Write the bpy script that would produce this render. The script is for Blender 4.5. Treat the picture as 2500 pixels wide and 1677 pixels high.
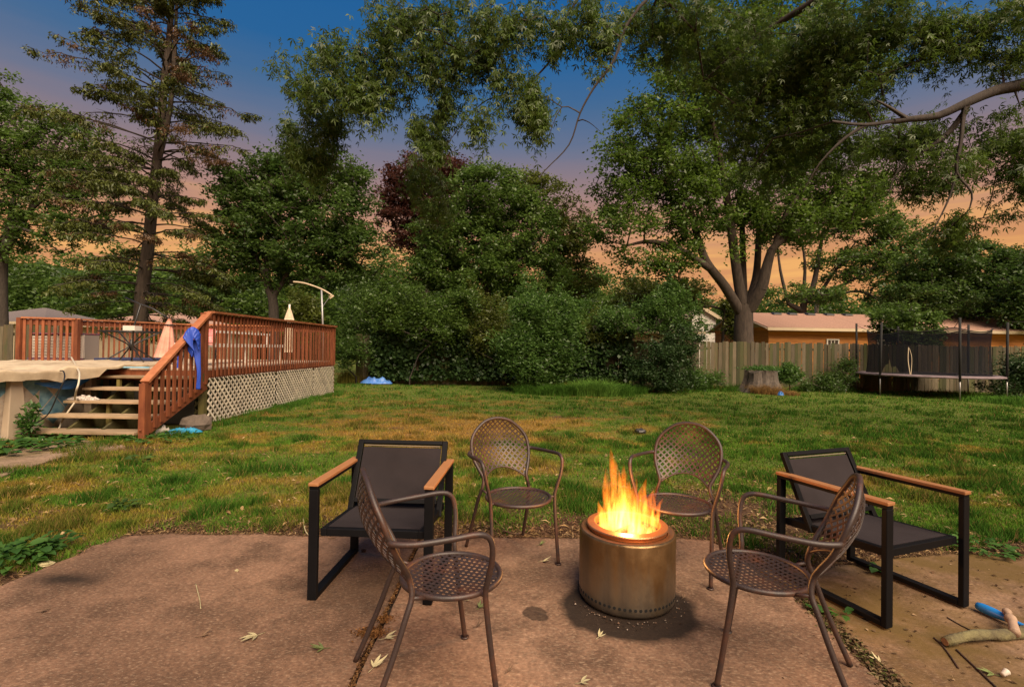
import bpy, math, random
import numpy as np
from mathutils import Vector, Matrix

random.seed(7); RNG = np.random.default_rng(7)
R = math.radians
scene = bpy.context.scene
for o in list(bpy.data.objects): bpy.data.objects.remove(o)

# ------------------------------------------------------------------ camera
H = 1.35
cam_d = bpy.data.cameras.new('camera'); cam = bpy.data.objects.new('camera', cam_d)
scene.collection.objects.link(cam); scene.camera = cam
FPX = 1200.0
cam_d.sensor_width = 36; cam_d.lens = FPX/2500*36; cam_d.clip_end = 600; cam_d.clip_start = .02
PITCH, ROLL = R(0.65), R(0.9)
CM = Matrix.Rotation(math.pi/2+PITCH, 3, 'X') @ Matrix.Rotation(ROLL, 3, 'Z')
cam.matrix_world = Matrix.Translation((0, 0, H)) @ CM.to_4x4()

# ------------------------------------------------------------------ world, dusk sky
world = bpy.data.worlds.new('World'); scene.world = world; world.use_nodes = True
nt = world.node_tree; nt.nodes.clear()
def wn(t, **k):
    n = nt.nodes.new(t)
    for a, b in k.items(): setattr(n, a, b)
    return n
tc = wn('ShaderNodeTexCoord'); sep = wn('ShaderNodeSeparateXYZ'); nt.links.new(tc.outputs['Generated'], sep.inputs[0])
ramp = wn('ShaderNodeValToRGB'); cr = ramp.color_ramp
stops = [(0.0, (.62,.235,.085)), (.10, (.70,.265,.062)), (.17, (.69,.285,.078)), (.22, (.60,.265,.125)), (.27, (.44,.225,.160)),
         (.32, (.285,.19,.195)), (.375, (.145,.165,.25)), (.435, (.055,.135,.275)), (.50, (.012,.115,.31)), (.6, (.004,.105,.32)), (1.0, (.003,.10,.31))]
while len(cr.elements) < len(stops): cr.elements.new(.5)
for e, (p, c) in zip(cr.elements, stops): e.position = p; e.color = (*c, 1)
mp = wn('ShaderNodeMapping'); mp.inputs['Scale'].default_value = (3, 3, 34); nt.links.new(tc.outputs['Generated'], mp.inputs[0])
nz = wn('ShaderNodeTexNoise'); nz.inputs['Scale'].default_value = 1.6; nz.inputs['Detail'].default_value = 6; nt.links.new(mp.outputs[0], nz.inputs[0])
cl = wn('ShaderNodeMapRange'); cl.inputs['From Min'].default_value = .47; cl.inputs['From Max'].default_value = .66; nt.links.new(nz.outputs[0], cl.inputs[0])
low = wn('ShaderNodeMapRange'); low.inputs['From Min'].default_value = .31; low.inputs['From Max'].default_value = .12; nt.links.new(sep.outputs[2], low.inputs[0])
mul = wn('ShaderNodeMath', operation='MULTIPLY'); nt.links.new(cl.outputs[0], mul.inputs[0]); nt.links.new(low.outputs[0], mul.inputs[1])
mul2 = wn('ShaderNodeMath', operation='MULTIPLY'); nt.links.new(mul.outputs[0], mul2.inputs[0]); mul2.inputs[1].default_value = .95
wob = wn('ShaderNodeMath', operation='MULTIPLY_ADD'); nt.links.new(nz.outputs[0], wob.inputs[0]); wob.inputs[1].default_value = .03
nt.links.new(sep.outputs[2], wob.inputs[2]); sb = wn('ShaderNodeMath', operation='SUBTRACT'); nt.links.new(wob.outputs[0], sb.inputs[0]); sb.inputs[1].default_value = .015
nt.links.new(sb.outputs[0], ramp.inputs[0])
mx = wn('ShaderNodeMix', data_type='RGBA'); nt.links.new(mul2.outputs[0], mx.inputs[0]); nt.links.new(ramp.outputs[0], mx.inputs[6]); mx.inputs[7].default_value = (.98,.47,.10,1)
bg = wn('ShaderNodeBackground'); bg.inputs[1].default_value = .50; nt.links.new(mx.outputs[2], bg.inputs[0])
sky = wn('ShaderNodeTexSky', sky_type='NISHITA'); sky.sun_disc = False; sky.sun_elevation = R(50); sky.sun_rotation = R(160)
bg2 = wn('ShaderNodeBackground'); bg2.inputs[1].default_value = .006; nt.links.new(sky.outputs[0], bg2.inputs[0])
ad = wn('ShaderNodeAddShader'); nt.links.new(bg.outputs[0], ad.inputs[0]); nt.links.new(bg2.outputs[0], ad.inputs[1])
wo = wn('ShaderNodeOutputWorld'); nt.links.new(ad.outputs[0], wo.inputs[0])

# ------------------------------------------------------------------ soft overcast key
sl = bpy.data.lights.new('sun', 'SUN'); sl.energy = 4.5; sl.angle = R(50); sl.color = (1, .79, .56)
so = bpy.data.objects.new('sun', sl); scene.collection.objects.link(so)
so.rotation_euler = Vector((-.34, .70, -.88)).to_track_quat('-Z', 'Y').to_euler()
scene.view_settings.view_transform = 'Standard'; scene.view_settings.look = 'None'
scene.view_settings.exposure = 0.88; scene.view_settings.gamma = 1.0; scene.view_settings.use_curve_mapping = False
scene.cycles.max_bounces = 8; scene.cycles.diffuse_bounces = 3; scene.cycles.transparent_max_bounces = 12
scene.cycles.volume_bounces = 0

# ------------------------------------------------------------------ pixel (2500 x 1677) -> place, used once to lay the plan out
def ray(x, y):
    return CM @ Vector(((x-1250)/FPX, -(y-838.5)/FPX, -1))
def G(x, y, z=0.0):
    d = ray(x, y); t = (z-H)/d.z
    return Vector((d.x*t, d.y*t, z))
def W(x, y, D):
    d = ray(x, y); t = D/d.y
    return Vector((d.x*t, D, H+d.z*t))

# ------------------------------------------------------------------ materials
def mat(name, base, rough=.7, metal=0, var=.0, scale=8, base2=None, bump=0, bscale=60, stretch=None, spec=.5, seeds=True, attr=None, trans=0):
    m = bpy.data.materials.new(name); m.use_nodes = True; t = m.node_tree; N = t.nodes; L = t.links
    b = N['Principled BSDF']; b.inputs['Roughness'].default_value = rough; b.inputs['Metallic'].default_value = metal
    b.inputs['Specular IOR Level'].default_value = spec
    b.inputs['Base Color'].default_value = (*base, 1)
    tcn = N.new('ShaderNodeTexCoord'); src = tcn.outputs['Object']
    if seeds:
        oi = N.new('ShaderNodeObjectInfo'); vm = N.new('ShaderNodeVectorMath'); vm.operation = 'MULTIPLY_ADD'
        vm.inputs[0].default_value = (37, 91, 53); cx = N.new('ShaderNodeCombineXYZ')
        for i in range(3): L.new(oi.outputs['Random'], cx.inputs[i])
        L.new(cx.outputs[0], vm.inputs[1]); L.new(src, vm.inputs[2]); src = vm.outputs[0]
    if stretch:
        mpn = N.new('ShaderNodeMapping'); mpn.inputs['Scale'].default_value = stretch; L.new(src, mpn.inputs[0]); src = mpn.outputs[0]
    if base2 is None: base2 = tuple(c*(1-var) for c in base)
    if var or base2 != base:
        n = N.new('ShaderNodeTexNoise'); n.inputs['Scale'].default_value = scale; n.inputs['Detail'].default_value = 6; n.inputs['Roughness'].default_value = .65
        L.new(src, n.inputs[0])
        r = N.new('ShaderNodeMapRange'); r.inputs['From Min'].default_value = .35; r.inputs['From Max'].default_value = .65; L.new(n.outputs[0], r.inputs[0])
        mx = N.new('ShaderNodeMix'); mx.data_type = 'RGBA'; L.new(r.outputs[0], mx.inputs[0]); mx.inputs[6].default_value = (*base2, 1); mx.inputs[7].default_value = (*base, 1)
        out = mx.outputs[2]
        if seeds:
            hs = N.new('ShaderNodeHueSaturation'); mr = N.new('ShaderNodeMapRange'); mr.inputs['To Min'].default_value = 1-var*.6; mr.inputs['To Max'].default_value = 1+var*.6
            L.new(oi.outputs['Random'], mr.inputs[0]); L.new(mr.outputs[0], hs.inputs['Value']); L.new(out, hs.inputs['Color']); out = hs.outputs[0]
        L.new(out, b.inputs['Base Color'])
    if bump:
        n2 = N.new('ShaderNodeTexNoise'); n2.inputs['Scale'].default_value = bscale; n2.inputs['Detail'].default_value = 4; L.new(src, n2.inputs[0])
        bm = N.new('ShaderNodeBump'); bm.inputs['Strength'].default_value = bump; bm.inputs['Distance'].default_value = .01; L.new(n2.outputs[0], bm.inputs['Height']); L.new(bm.outputs[0], b.inputs['Normal'])
    return m

def leafmat(name, c1, c2, transl=.5, nscale=.8, gloss=.12):
    """c1 dark, c2 light; the point attribute 'tint' (0..1) is each leaf's own shade"""
    m = bpy.data.materials.new(name); m.use_nodes = True; t = m.node_tree; N = t.nodes; L = t.links
    for n in list(N): N.remove(n)
    a = N.new('ShaderNodeAttribute'); a.attribute_name = 'tint'
    mx = N.new('ShaderNodeMix'); mx.data_type = 'RGBA'; L.new(a.outputs['Fac'], mx.inputs[0]); mx.inputs[6].default_value = (*c1, 1); mx.inputs[7].default_value = (*c2, 1)
    d = N.new('ShaderNodeBsdfDiffuse'); tr = N.new('ShaderNodeBsdfTranslucent'); ms = N.new('ShaderNodeMixShader'); ms.inputs[0].default_value = transl
    L.new(mx.outputs[2], d.inputs[0]); L.new(mx.outputs[2], tr.inputs[0]); L.new(d.outputs[0], ms.inputs[1]); L.new(tr.outputs[0], ms.inputs[2])
    g = N.new('ShaderNodeBsdfGlossy'); g.inputs['Roughness'].default_value = .45; g.inputs[0].default_value = (.5,.5,.5,1)
    ms2 = N.new('ShaderNodeMixShader'); ms2.inputs[0].default_value = gloss*.4; L.new(ms.outputs[0], ms2.inputs[1]); L.new(g.outputs[0], ms2.inputs[2])
    o = N.new('ShaderNodeOutputMaterial'); L.new(ms2.outputs[0], o.inputs[0])
    return m

# ------------------------------------------------------------------ mesh helpers
def link(o, parent=None):
    scene.collection.objects.link(o)
    if parent is not None: o.parent = parent
    return o
def tag(o, label=None, cat=None, group=None, kind=None):
    if label: o['label'] = label
    if cat: o['category'] = cat
    if group: o['group'] = group
    if kind: o['kind'] = kind
    return o
def thing(name, label, cat, loc=(0,0,0), rz=0, group=None):
    o = bpy.data.objects.new(name, None); o.empty_display_size = .2; link(o)
    o.location = loc; o.rotation_euler = (0, 0, rz)
    return tag(o, label, cat, group)
def wloc(p):
    v = Vector((0,0,0))
    while p is not None: v = v+p.location; p = p.parent
    return v

class MB:
    def __init__(s): s.v = []; s.f = []
    def add(s, vs, fs):
        n = len(s.v); s.v += [tuple(v) for v in vs]; s.f += [tuple(i+n for i in f) for f in fs]; return s
    def box(s, x0, x1, y0, y1, z0, z1, bev=0):
        vs = [(x,y,z) for z in (z0,z1) for y in (y0,y1) for x in (x0,x1)]
        return s.add(vs, [(0,2,3,1),(4,5,7,6),(0,1,5,4),(2,6,7,3),(0,4,6,2),(1,3,7,5)])
    def beam(s, p0, p1, w, h, up=(0,0,1)):
        p0 = Vector(p0); p1 = Vector(p1); d = (p1-p0).normalized(); up = Vector(up)
        if abs(d.dot(up)) > .99: up = Vector((0,1,0))
        a = d.cross(up).normalized()*(w/2); b = a.cross(d).normalized()*(h/2)
        vs = []
        for p in (p0, p1): vs += [p-a-b, p+a-b, p+a+b, p-a+b]
        return s.add(vs, [(0,1,2,3),(7,6,5,4),(0,4,5,1),(1,5,6,2),(2,6,7,3),(3,7,4,0)])
    def tube(s, pts, r, n=8, cap=True, closed=False):
        pts = [Vector(p) for p in pts]; m = len(pts)
        rs = r if hasattr(r, '__len__') else [r]*m
        a = None; vs = []
        for i, p in enumerate(pts):
            if closed: d = pts[(i+1)%m]-pts[i-1]
            else: d = pts[min(i+1, m-1)]-pts[max(i-1, 0)]
            d.normalize()
            if a is None:
                a = d.orthogonal().normalized()
            else:
                a = a-d*a.dot(d); a = a.normalized() if a.length > 1e-6 else d.orthogonal().normalized()
            b = d.cross(a)
            for k in range(n):
                t = 2*math.pi*k/n; vs.append(p+(a*math.cos(t)+b*math.sin(t))*rs[i])
        fs = []
        for i in range(m if closed else m-1):
            j = (i+1) % m
            for k in range(n):
                k2 = (k+1) % n; fs.append((i*n+k, i*n+k2, j*n+k2, j*n+k))
        if cap and not closed: fs += [tuple(range(n))[::-1], tuple((m-1)*n+k for k in range(n))]
        return s.add(vs, fs)
    def lathe(s, prof, n=48, c=(0,0,0), close=False):
        vs = [(c[0]+r*math.cos(2*math.pi*k/n), c[1]+r*math.sin(2*math.pi*k/n), c[2]+z) for r, z in prof for k in range(n)]
        fs = []; m = len(prof)
        for i in range(m if close else m-1):
            j = (i+1) % m
            for k in range(n):
                k2 = (k+1) % n; fs.append((i*n+k, i*n+k2, j*n+k2, j*n+k))
        return s.add(vs, fs)
    def prism(s, poly, z0, z1):
        n = len(poly); vs = [(p[0], p[1], z0) for p in poly]+[(p[0], p[1], z1) for p in poly]
        return s.add(vs, [tuple(range(n))[::-1], tuple(range(n, 2*n))]+[(i, (i+1)%n, n+(i+1)%n, n+i) for i in range(n)])
    def mesh(s, name, m, smooth=False, off=(0,0,0), bevel=0):
        me = bpy.data.meshes.new(name); vs = [(v[0]-off[0], v[1]-off[1], v[2]-off[2]) for v in s.v]
        me.from_pydata(vs, [], s.f); me.update()
        if m: me.materials.append(m)
        if smooth: me.polygons.foreach_set('use_smooth', [True]*len(me.polygons))
        return me
    def build(s, name, m, parent=None, smooth=False, world=True, label=None, bevel=0, kind=None):
        off = wloc(parent) if (parent is not None and world) else (0,0,0)
        o = bpy.data.objects.new(name, s.mesh(name, m, smooth, off)); link(o, parent)
        if label: o['label'] = label
        if kind: o['kind'] = kind
        if bevel:
            bm = o.modifiers.new('b', 'BEVEL'); bm.width = bevel; bm.segments = 2; bm.limit_method = 'ANGLE'
        return o

def spline(pts, sub=6, closed=False):
    P = [Vector(p) for p in pts]; n = len(P); out = []
    for i in range(n if closed else n-1):
        if closed: a, b, c, d = P[i-1], P[i], P[(i+1)%n], P[(i+2)%n]
        else: a, b, c, d = P[max(i-1,0)], P[i], P[i+1], P[min(i+2,n-1)]
        for k in range(sub):
            t = k/sub
            out.append(.5*((2*b)+(c-a)*t+(2*a-5*b+4*c-d)*t*t+(3*b-a-3*c+d)*t**3))
    if not closed: out.append(P[-1])
    return out

def np_mesh(name, co, k, m, parent=None, attrs=None, off=(0,0,0), smooth=False, faces=None):
    """co (n,3); k-gons laid out consecutively unless faces (nf,k) are given"""
    me = bpy.data.meshes.new(name); co = (np.asarray(co, np.float32)-np.asarray(off, np.float32))
    nv = len(co); me.vertices.add(nv); me.vertices.foreach_set('co', co.ravel())
    idx = np.arange(nv, dtype=np.int32) if faces is None else np.asarray(faces, np.int32).ravel()
    nf = len(idx)//k; me.loops.add(len(idx)); me.loops.foreach_set('vertex_index', idx)
    me.polygons.add(nf); me.polygons.foreach_set('loop_start', np.arange(0, nf*k, k, dtype=np.int32))
    if smooth: me.polygons.foreach_set('use_smooth', np.ones(nf, bool))
    me.update(calc_edges=True); me.validate()
    for nm, (ty, data) in (attrs or {}).items():
        a = me.attributes.new(nm, ty, 'POINT')
        a.data.foreach_set('value' if ty == 'FLOAT' else 'color', np.asarray(data, np.float32).ravel())
    me.materials.append(m)
    o = bpy.data.objects.new(name, me); link(o, parent)
    return o

def hash2(ix, iy, s):
    h = (ix.astype(np.int64)*374761393+iy.astype(np.int64)*668265263+s*1274126177) & 0xffffffff
    h = ((h ^ (h >> 13))*1274126177) & 0xffffffff
    return ((h ^ (h >> 16)) & 0xffff)/65535.0
def vnoise(x, y, s=0):
    ix = np.floor(x); iy = np.floor(y); fx = x-ix; fy = y-iy
    fx = fx*fx*(3-2*fx); fy = fy*fy*(3-2*fy)
    a = hash2(ix, iy, s); b = hash2(ix+1, iy, s); c = hash2(ix, iy+1, s); d = hash2(ix+1, iy+1, s)
    return (a*(1-fx)+b*fx)*(1-fy)+(c*(1-fx)+d*fx)*fy
def fbm(x, y, s=0, o=4):
    t = 0; a = .5; n = 0
    for i in range(o): t = t+a*vnoise(x*2**i, y*2**i, s+i*17); n += a; a *= .55
    return t/n
def sstep(a, b, x):
    t = np.clip((x-a)/(b-a), 0, 1); return t*t*(3-2*t)
# ------------------------------------------------------------------ GROUND
edge_px = [(-160,1470),(0,1432),(68,1402),(120,1378),(192,1354),(224,1332),(320,1306),(420,1300),(520,1304),(640,1302),(760,1308),(880,1305),(1023,1312),
           (1160,1309),(1278,1311),(1421,1311),(1540,1312),(1650,1311),(1730,1316),(1790,1345),(1960,1392),(2084,1372),(2150,1362),(2220,1354),(2360,1346),(2500,1358),(2700,1362)]
EDGE = [G(*p) for p in edge_px]
EX = np.array([p.x for p in EDGE]); EY = np.array([p.y for p in EDGE]); _o = np.argsort(EX); EX = EX[_o]; EY = EY[_o]
def edge_dist(x, y):
    return (y-np.interp(x, EX, EY))*.9
def lawn(x, y):
    """dryness, bareness, lushness of the lawn at a place"""
    warp = (fbm(x*.8, y*.8, 5)-.5)*2.0
    n1 = fbm((x+warp)*.55, (y+warp)*.55, 11); n2 = fbm(x*2.2, y*2.6, 23); n3 = fbm(x*7, y*9, 31, 3)
    near = sstep(10.5, 6.0, y)
    left = sstep(3.0, -1.0, x)
    dry = .02+.46*near*left + .30*near*(1-left)*sstep(.45,.6,n1)+ (n1-.5)*2.0+(n2-.5)*2.2+(n3-.5)*.7
    dry += .75*np.exp(-(((x+.9)/2.1)**2+((y-8.6)/1.5)**2)) + .45*np.exp(-(((x-2.0)/1.8)**2+((y-9.7)/.8)**2))
    dry -= .45*sstep(2.0, 6, x)*sstep(3.5,6,y)+.12*sstep(9,12,y)
    dry -= .35*sstep(12.5, 15.5, y)
    bare = .0+1.25*np.exp(-np.maximum(edge_dist(x,y),0)/.36) + (n2-.5)*1.3+(n3-.5)*.8-.03
    bare += .95*np.exp(-(((x-2.15)/.65)**2+((y-4.3)/.8)**2)) + .35*np.exp(-(((x-.6)/.8)**2+((y-3.9)/.35)**2))
    bare += .4*np.exp(-(((x+3.9)/1.2)**2+((y-3.7)/.5)**2))
    bare += .55*np.exp(-(((x-1.9)/1.3)**2+((y-9.9)/.35)**2))+.35*np.exp(-(((x+1.6)/1.2)**2+((y-8.3)/.4)**2))
    bare += .6*np.exp(-(((x+6.0)/2.0)**2+((y-6.35)/.35)**2))
    return np.clip(dry, 0, 1), np.clip(bare, 0, 1), n3
def lawncol(x, y, jitter=None):
    d, b, n3 = lawn(x, y)
    g1 = np.array([.040,.110,.013]); g2 = np.array([.095,.165,.018]); ye = np.array([.270,.185,.030]); org = np.array([.27,.14,.035]); soil = np.array([.095,.054,.031])
    t = n3[..., None]
    g = g1*(1-t)+g2*t
    yy = ye*(1-t)+org*t
    c = (g*(1-d[..., None])+yy*d[..., None])*1.2
    return c, d, b, soil
def ground_z(x, y):
    ed = edge_dist(x, y)
    z = (fbm(x*.7, y*.7, 41)-.5)*.07+(fbm(x*4, y*4, 43)-.5)*.025
    z = z*sstep(0, .8, ed)-.012
    return np.where(ed < 0.0, -.09, np.minimum(z, z*sstep(0,.1,ed)+ -.035*(1-sstep(0,.16,ed))))
gx = np.concatenate([-np.geomspace(300, 16, 26), np.arange(-15.5, 19, .1), np.geomspace(19.2, 300, 26)])
gy = np.concatenate([[-40,-20,-8,-3,0,1], np.arange(1.5, 2.6, .25), np.arange(2.6, 6, .04), np.arange(6, 24, .12), np.geomspace(24.3, 400, 30)])
XX, YY = np.meshgrid(gx, gy); ZZ = ground_z(XX, YY)
c, d, b, soil = lawncol(XX, YY)
bb = (sstep(.35, .6, b))[..., None]; thatch = c*.55+np.array([.12,.075,.03])*.45
col = thatch*(1-bb)+soil*bb
nx_, ny_ = len(gx), len(gy); I = np.arange(nx_*ny_).reshape(ny_, nx_)
F = np.stack([I[:-1,:-1], I[:-1,1:], I[1:,1:], I[1:,:-1]], -1).reshape(-1, 4)
def groundmat():
    m = bpy.data.materials.new('soil_and_thatch'); m.use_nodes = True; t = m.node_tree; N = t.nodes; L = t.links; b_ = N['Principled BSDF']; b_.inputs['Roughness'].default_value = .95; b_.inputs['Specular IOR Level'].default_value = .15
    a = N.new('ShaderNodeAttribute'); a.attribute_name = 'Col'; tcn = N.new('ShaderNodeTexCoord')
    n = N.new('ShaderNodeTexNoise'); n.inputs['Scale'].default_value = 38; n.inputs['Detail'].default_value = 8; n.inputs['Roughness'].default_value = .75; L.new(tcn.outputs['Object'], n.inputs[0])
    hs = N.new('ShaderNodeHueSaturation'); r = N.new('ShaderNodeMapRange'); r.inputs['From Min'].default_value = .3; r.inputs['From Max'].default_value = .7; r.inputs['To Min'].default_value = .35; r.inputs['To Max'].default_value = 1.6
    L.new(n.outputs[0], r.inputs[0]); L.new(r.outputs[0], hs.inputs['Value']); L.new(a.outputs['Color'], hs.inputs['Color']); L.new(hs.outputs[0], b_.inputs['Base Color'])
    bp = N.new('ShaderNodeBump'); bp.inputs['Strength'].default_value = .9; bp.inputs['Distance'].default_value = .03; L.new(n.outputs[0], bp.inputs['Height']); L.new(bp.outputs[0], b_.inputs['Normal'])
    return m
rgba = np.concatenate([col.reshape(-1, 3), np.ones((nx_*ny_, 1))], 1)
tag(np_mesh('ground', np.stack([XX.ravel(), YY.ravel(), ZZ.ravel()], -1), 4, groundmat(), attrs={'Col': ('FLOAT_COLOR', rgba)}, faces=F, smooth=True), kind='structure')

# ------------------------------------------------------------------ GRASS (blades, density and size follow the distance)
def colmat(name, transl=.3):
    m = bpy.data.materials.new(name); m.use_nodes = True; t = m.node_tree; N = t.nodes; L = t.links
    for n in list(N): N.remove(n)
    a = N.new('ShaderNodeAttribute'); a.attribute_name = 'Col'
    d_ = N.new('ShaderNodeBsdfDiffuse'); tr = N.new('ShaderNodeBsdfTranslucent'); ms = N.new('ShaderNodeMixShader'); ms.inputs[0].default_value = transl
    L.new(a.outputs['Color'], d_.inputs[0]); L.new(a.outputs['Color'], tr.inputs[0]); L.new(d_.outputs[0], ms.inputs[1]); L.new(tr.outputs[0], ms.inputs[2])
    o = N.new('ShaderNodeOutputMaterial'); L.new(ms.outputs[0], o.inputs[0]); return m
def blades(P, hgt, wid, col, lean=.5, bend=True):
    n = len(P); a = RNG.uniform(0, 2*np.pi, n); la = RNG.uniform(0, 2*np.pi, n); ll = RNG.uniform(.1, 1, n)*lean
    w = np.stack([np.cos(a), np.sin(a), 0*a], -1)*wid[:, None]/2
    up = np.stack([np.cos(la)*ll, np.sin(la)*ll, np.ones(n)], -1)*hgt[:, None]
    if not bend:
        co = np.stack([P-w, P+w, P+up], 1).reshape(-1, 3); return co, 3, np.repeat(col, 3, 0)
    mid = P+up*.5*np.array([.6,.6,1.15]); tip = P+up*np.array([1.5,1.5,.92])
    co = np.stack([P-w, P+w, mid+w*.7, tip, mid-w*.7], 1)
    co = np.stack([co[:,0], co[:,1], co[:,2], co[:,4], co[:,4], co[:,2], co[:,3], co[:,3]], 1)  # quad + degenerate
    co = co.reshape(n, 2, 4, 3)
    q1 = co[:,0]; tri = np.stack([co[:,1,0], co[:,1,1], co[:,1,2]], 1)
    return (q1, tri), 0, col
def grass(name, n, ylo, yhi, hfac, label=None):
    # sample uniformly in picture rows so nearer ground gets more blades
    u = RNG.random(n); iy = 1/(1/yhi+u*(1/ylo-1/yhi)) ; x = RNG.uniform(-1.16, 1.16, n)*iy*RNG.uniform(.98,1.02,n); y = iy
    xd = (RNG.random(n)-.5)*.12; x = x+xd
    c, d, b, soil = lawncol(x, y); ed = edge_dist(x, y)
    clump = fbm(x*3.3, y*3.3, 77, 3); cl2 = fbm(x*11, y*11, 79, 2)
    keep = (ed > .03) & (RNG.random(n) > b*1.25-.25) & ((cl2+clump)*.5+RNG.random(n)*.35 > .5)
    keep &= ~((x < -5.18) & (x > -12) & (y > 6.9) & (y < 14.2)); keep &= ~(((x+10)**2+(y-7.2)**2) < 3.2**2)
    x, y, c, d, clump, cl2 = x[keep], y[keep], c[keep], d[keep], clump[keep], cl2[keep]
    z = ground_z(x, y)-.004
    m = len(x); j = RNG.uniform(.6, 1.45, (m, 1)); tuft = sstep(.52, .68, clump)
    dk = np.array([.020,.070,.012]); straw = np.array([.25,.17,.06])
    c = c*(1-.6*tuft[:,None])+dk*.6*tuft[:,None]
    st = (RNG.random(m) < (.06+.22*d))[:, None]; c = np.where(st, straw, c)*j
    h = (.014+.032*RNG.random(m)+.055*tuft)*hfac*(1+.01*y); wd = .0028+.00135*y*RNG.uniform(.6,1.3,m)
    co, k, cc = blades(np.stack([x,y,z],-1), h, wd, c, lean=.9, bend=False)
    return co, cc
gm = colmat('grass_blades')
co1, cc1 = grass('a', 330000, 2.9, 7.5, 1.0); co2, cc2 = grass('b', 270000, 6.5, 20.5, .85)
co = np.concatenate([co1, co2]); cc = np.concatenate([cc1, cc2])
tag(np_mesh('lawn_grass', co, 3, gm, attrs={'Col': ('FLOAT_COLOR', np.concatenate([cc, np.ones((len(cc),1))],1))}), 'short patchy lawn of green and straw coloured grass behind the patio', 'grass', kind='stuff')

def blade_field(name, spots, mats_cols, label, cat, kind=None, group=None, lean=.8):
    """spots: (x,y,radius_x,radius_y,n,height,width,colour)"""
    A = []; Cc = []
    for (x, y, rx, ry, n, h, w, cl) in spots:
        a = RNG.uniform(0, 2*np.pi, n); r = np.sqrt(RNG.random(n)); px = x+np.cos(a)*r*rx; py = y+np.sin(a)*r*ry
        P = np.stack([px, py, ground_z(px, py)-.01], -1); hh = h*RNG.uniform(.5, 1.1, n)*(1-.35*r**2)
        c_ = np.array(cl)*RNG.uniform(.55, 1.5, (n, 1))
        (q, t), _, _ = blades(P, hh, np.full(n, w), c_, lean=lean)
        tq = np.concatenate([q[:,[0,1,2]], q[:,[0,2,3]], t], 1).reshape(-1, 3)
        A.append(tq); Cc.append(np.repeat(c_, 9, 0))
    cc = np.concatenate(Cc); return tag(np_mesh(name, np.concatenate(A), 3, gm, attrs={'Col': ('FLOAT_COLOR', np.concatenate([cc, np.ones((len(cc),1))],1))}), label, cat, group, kind)

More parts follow.
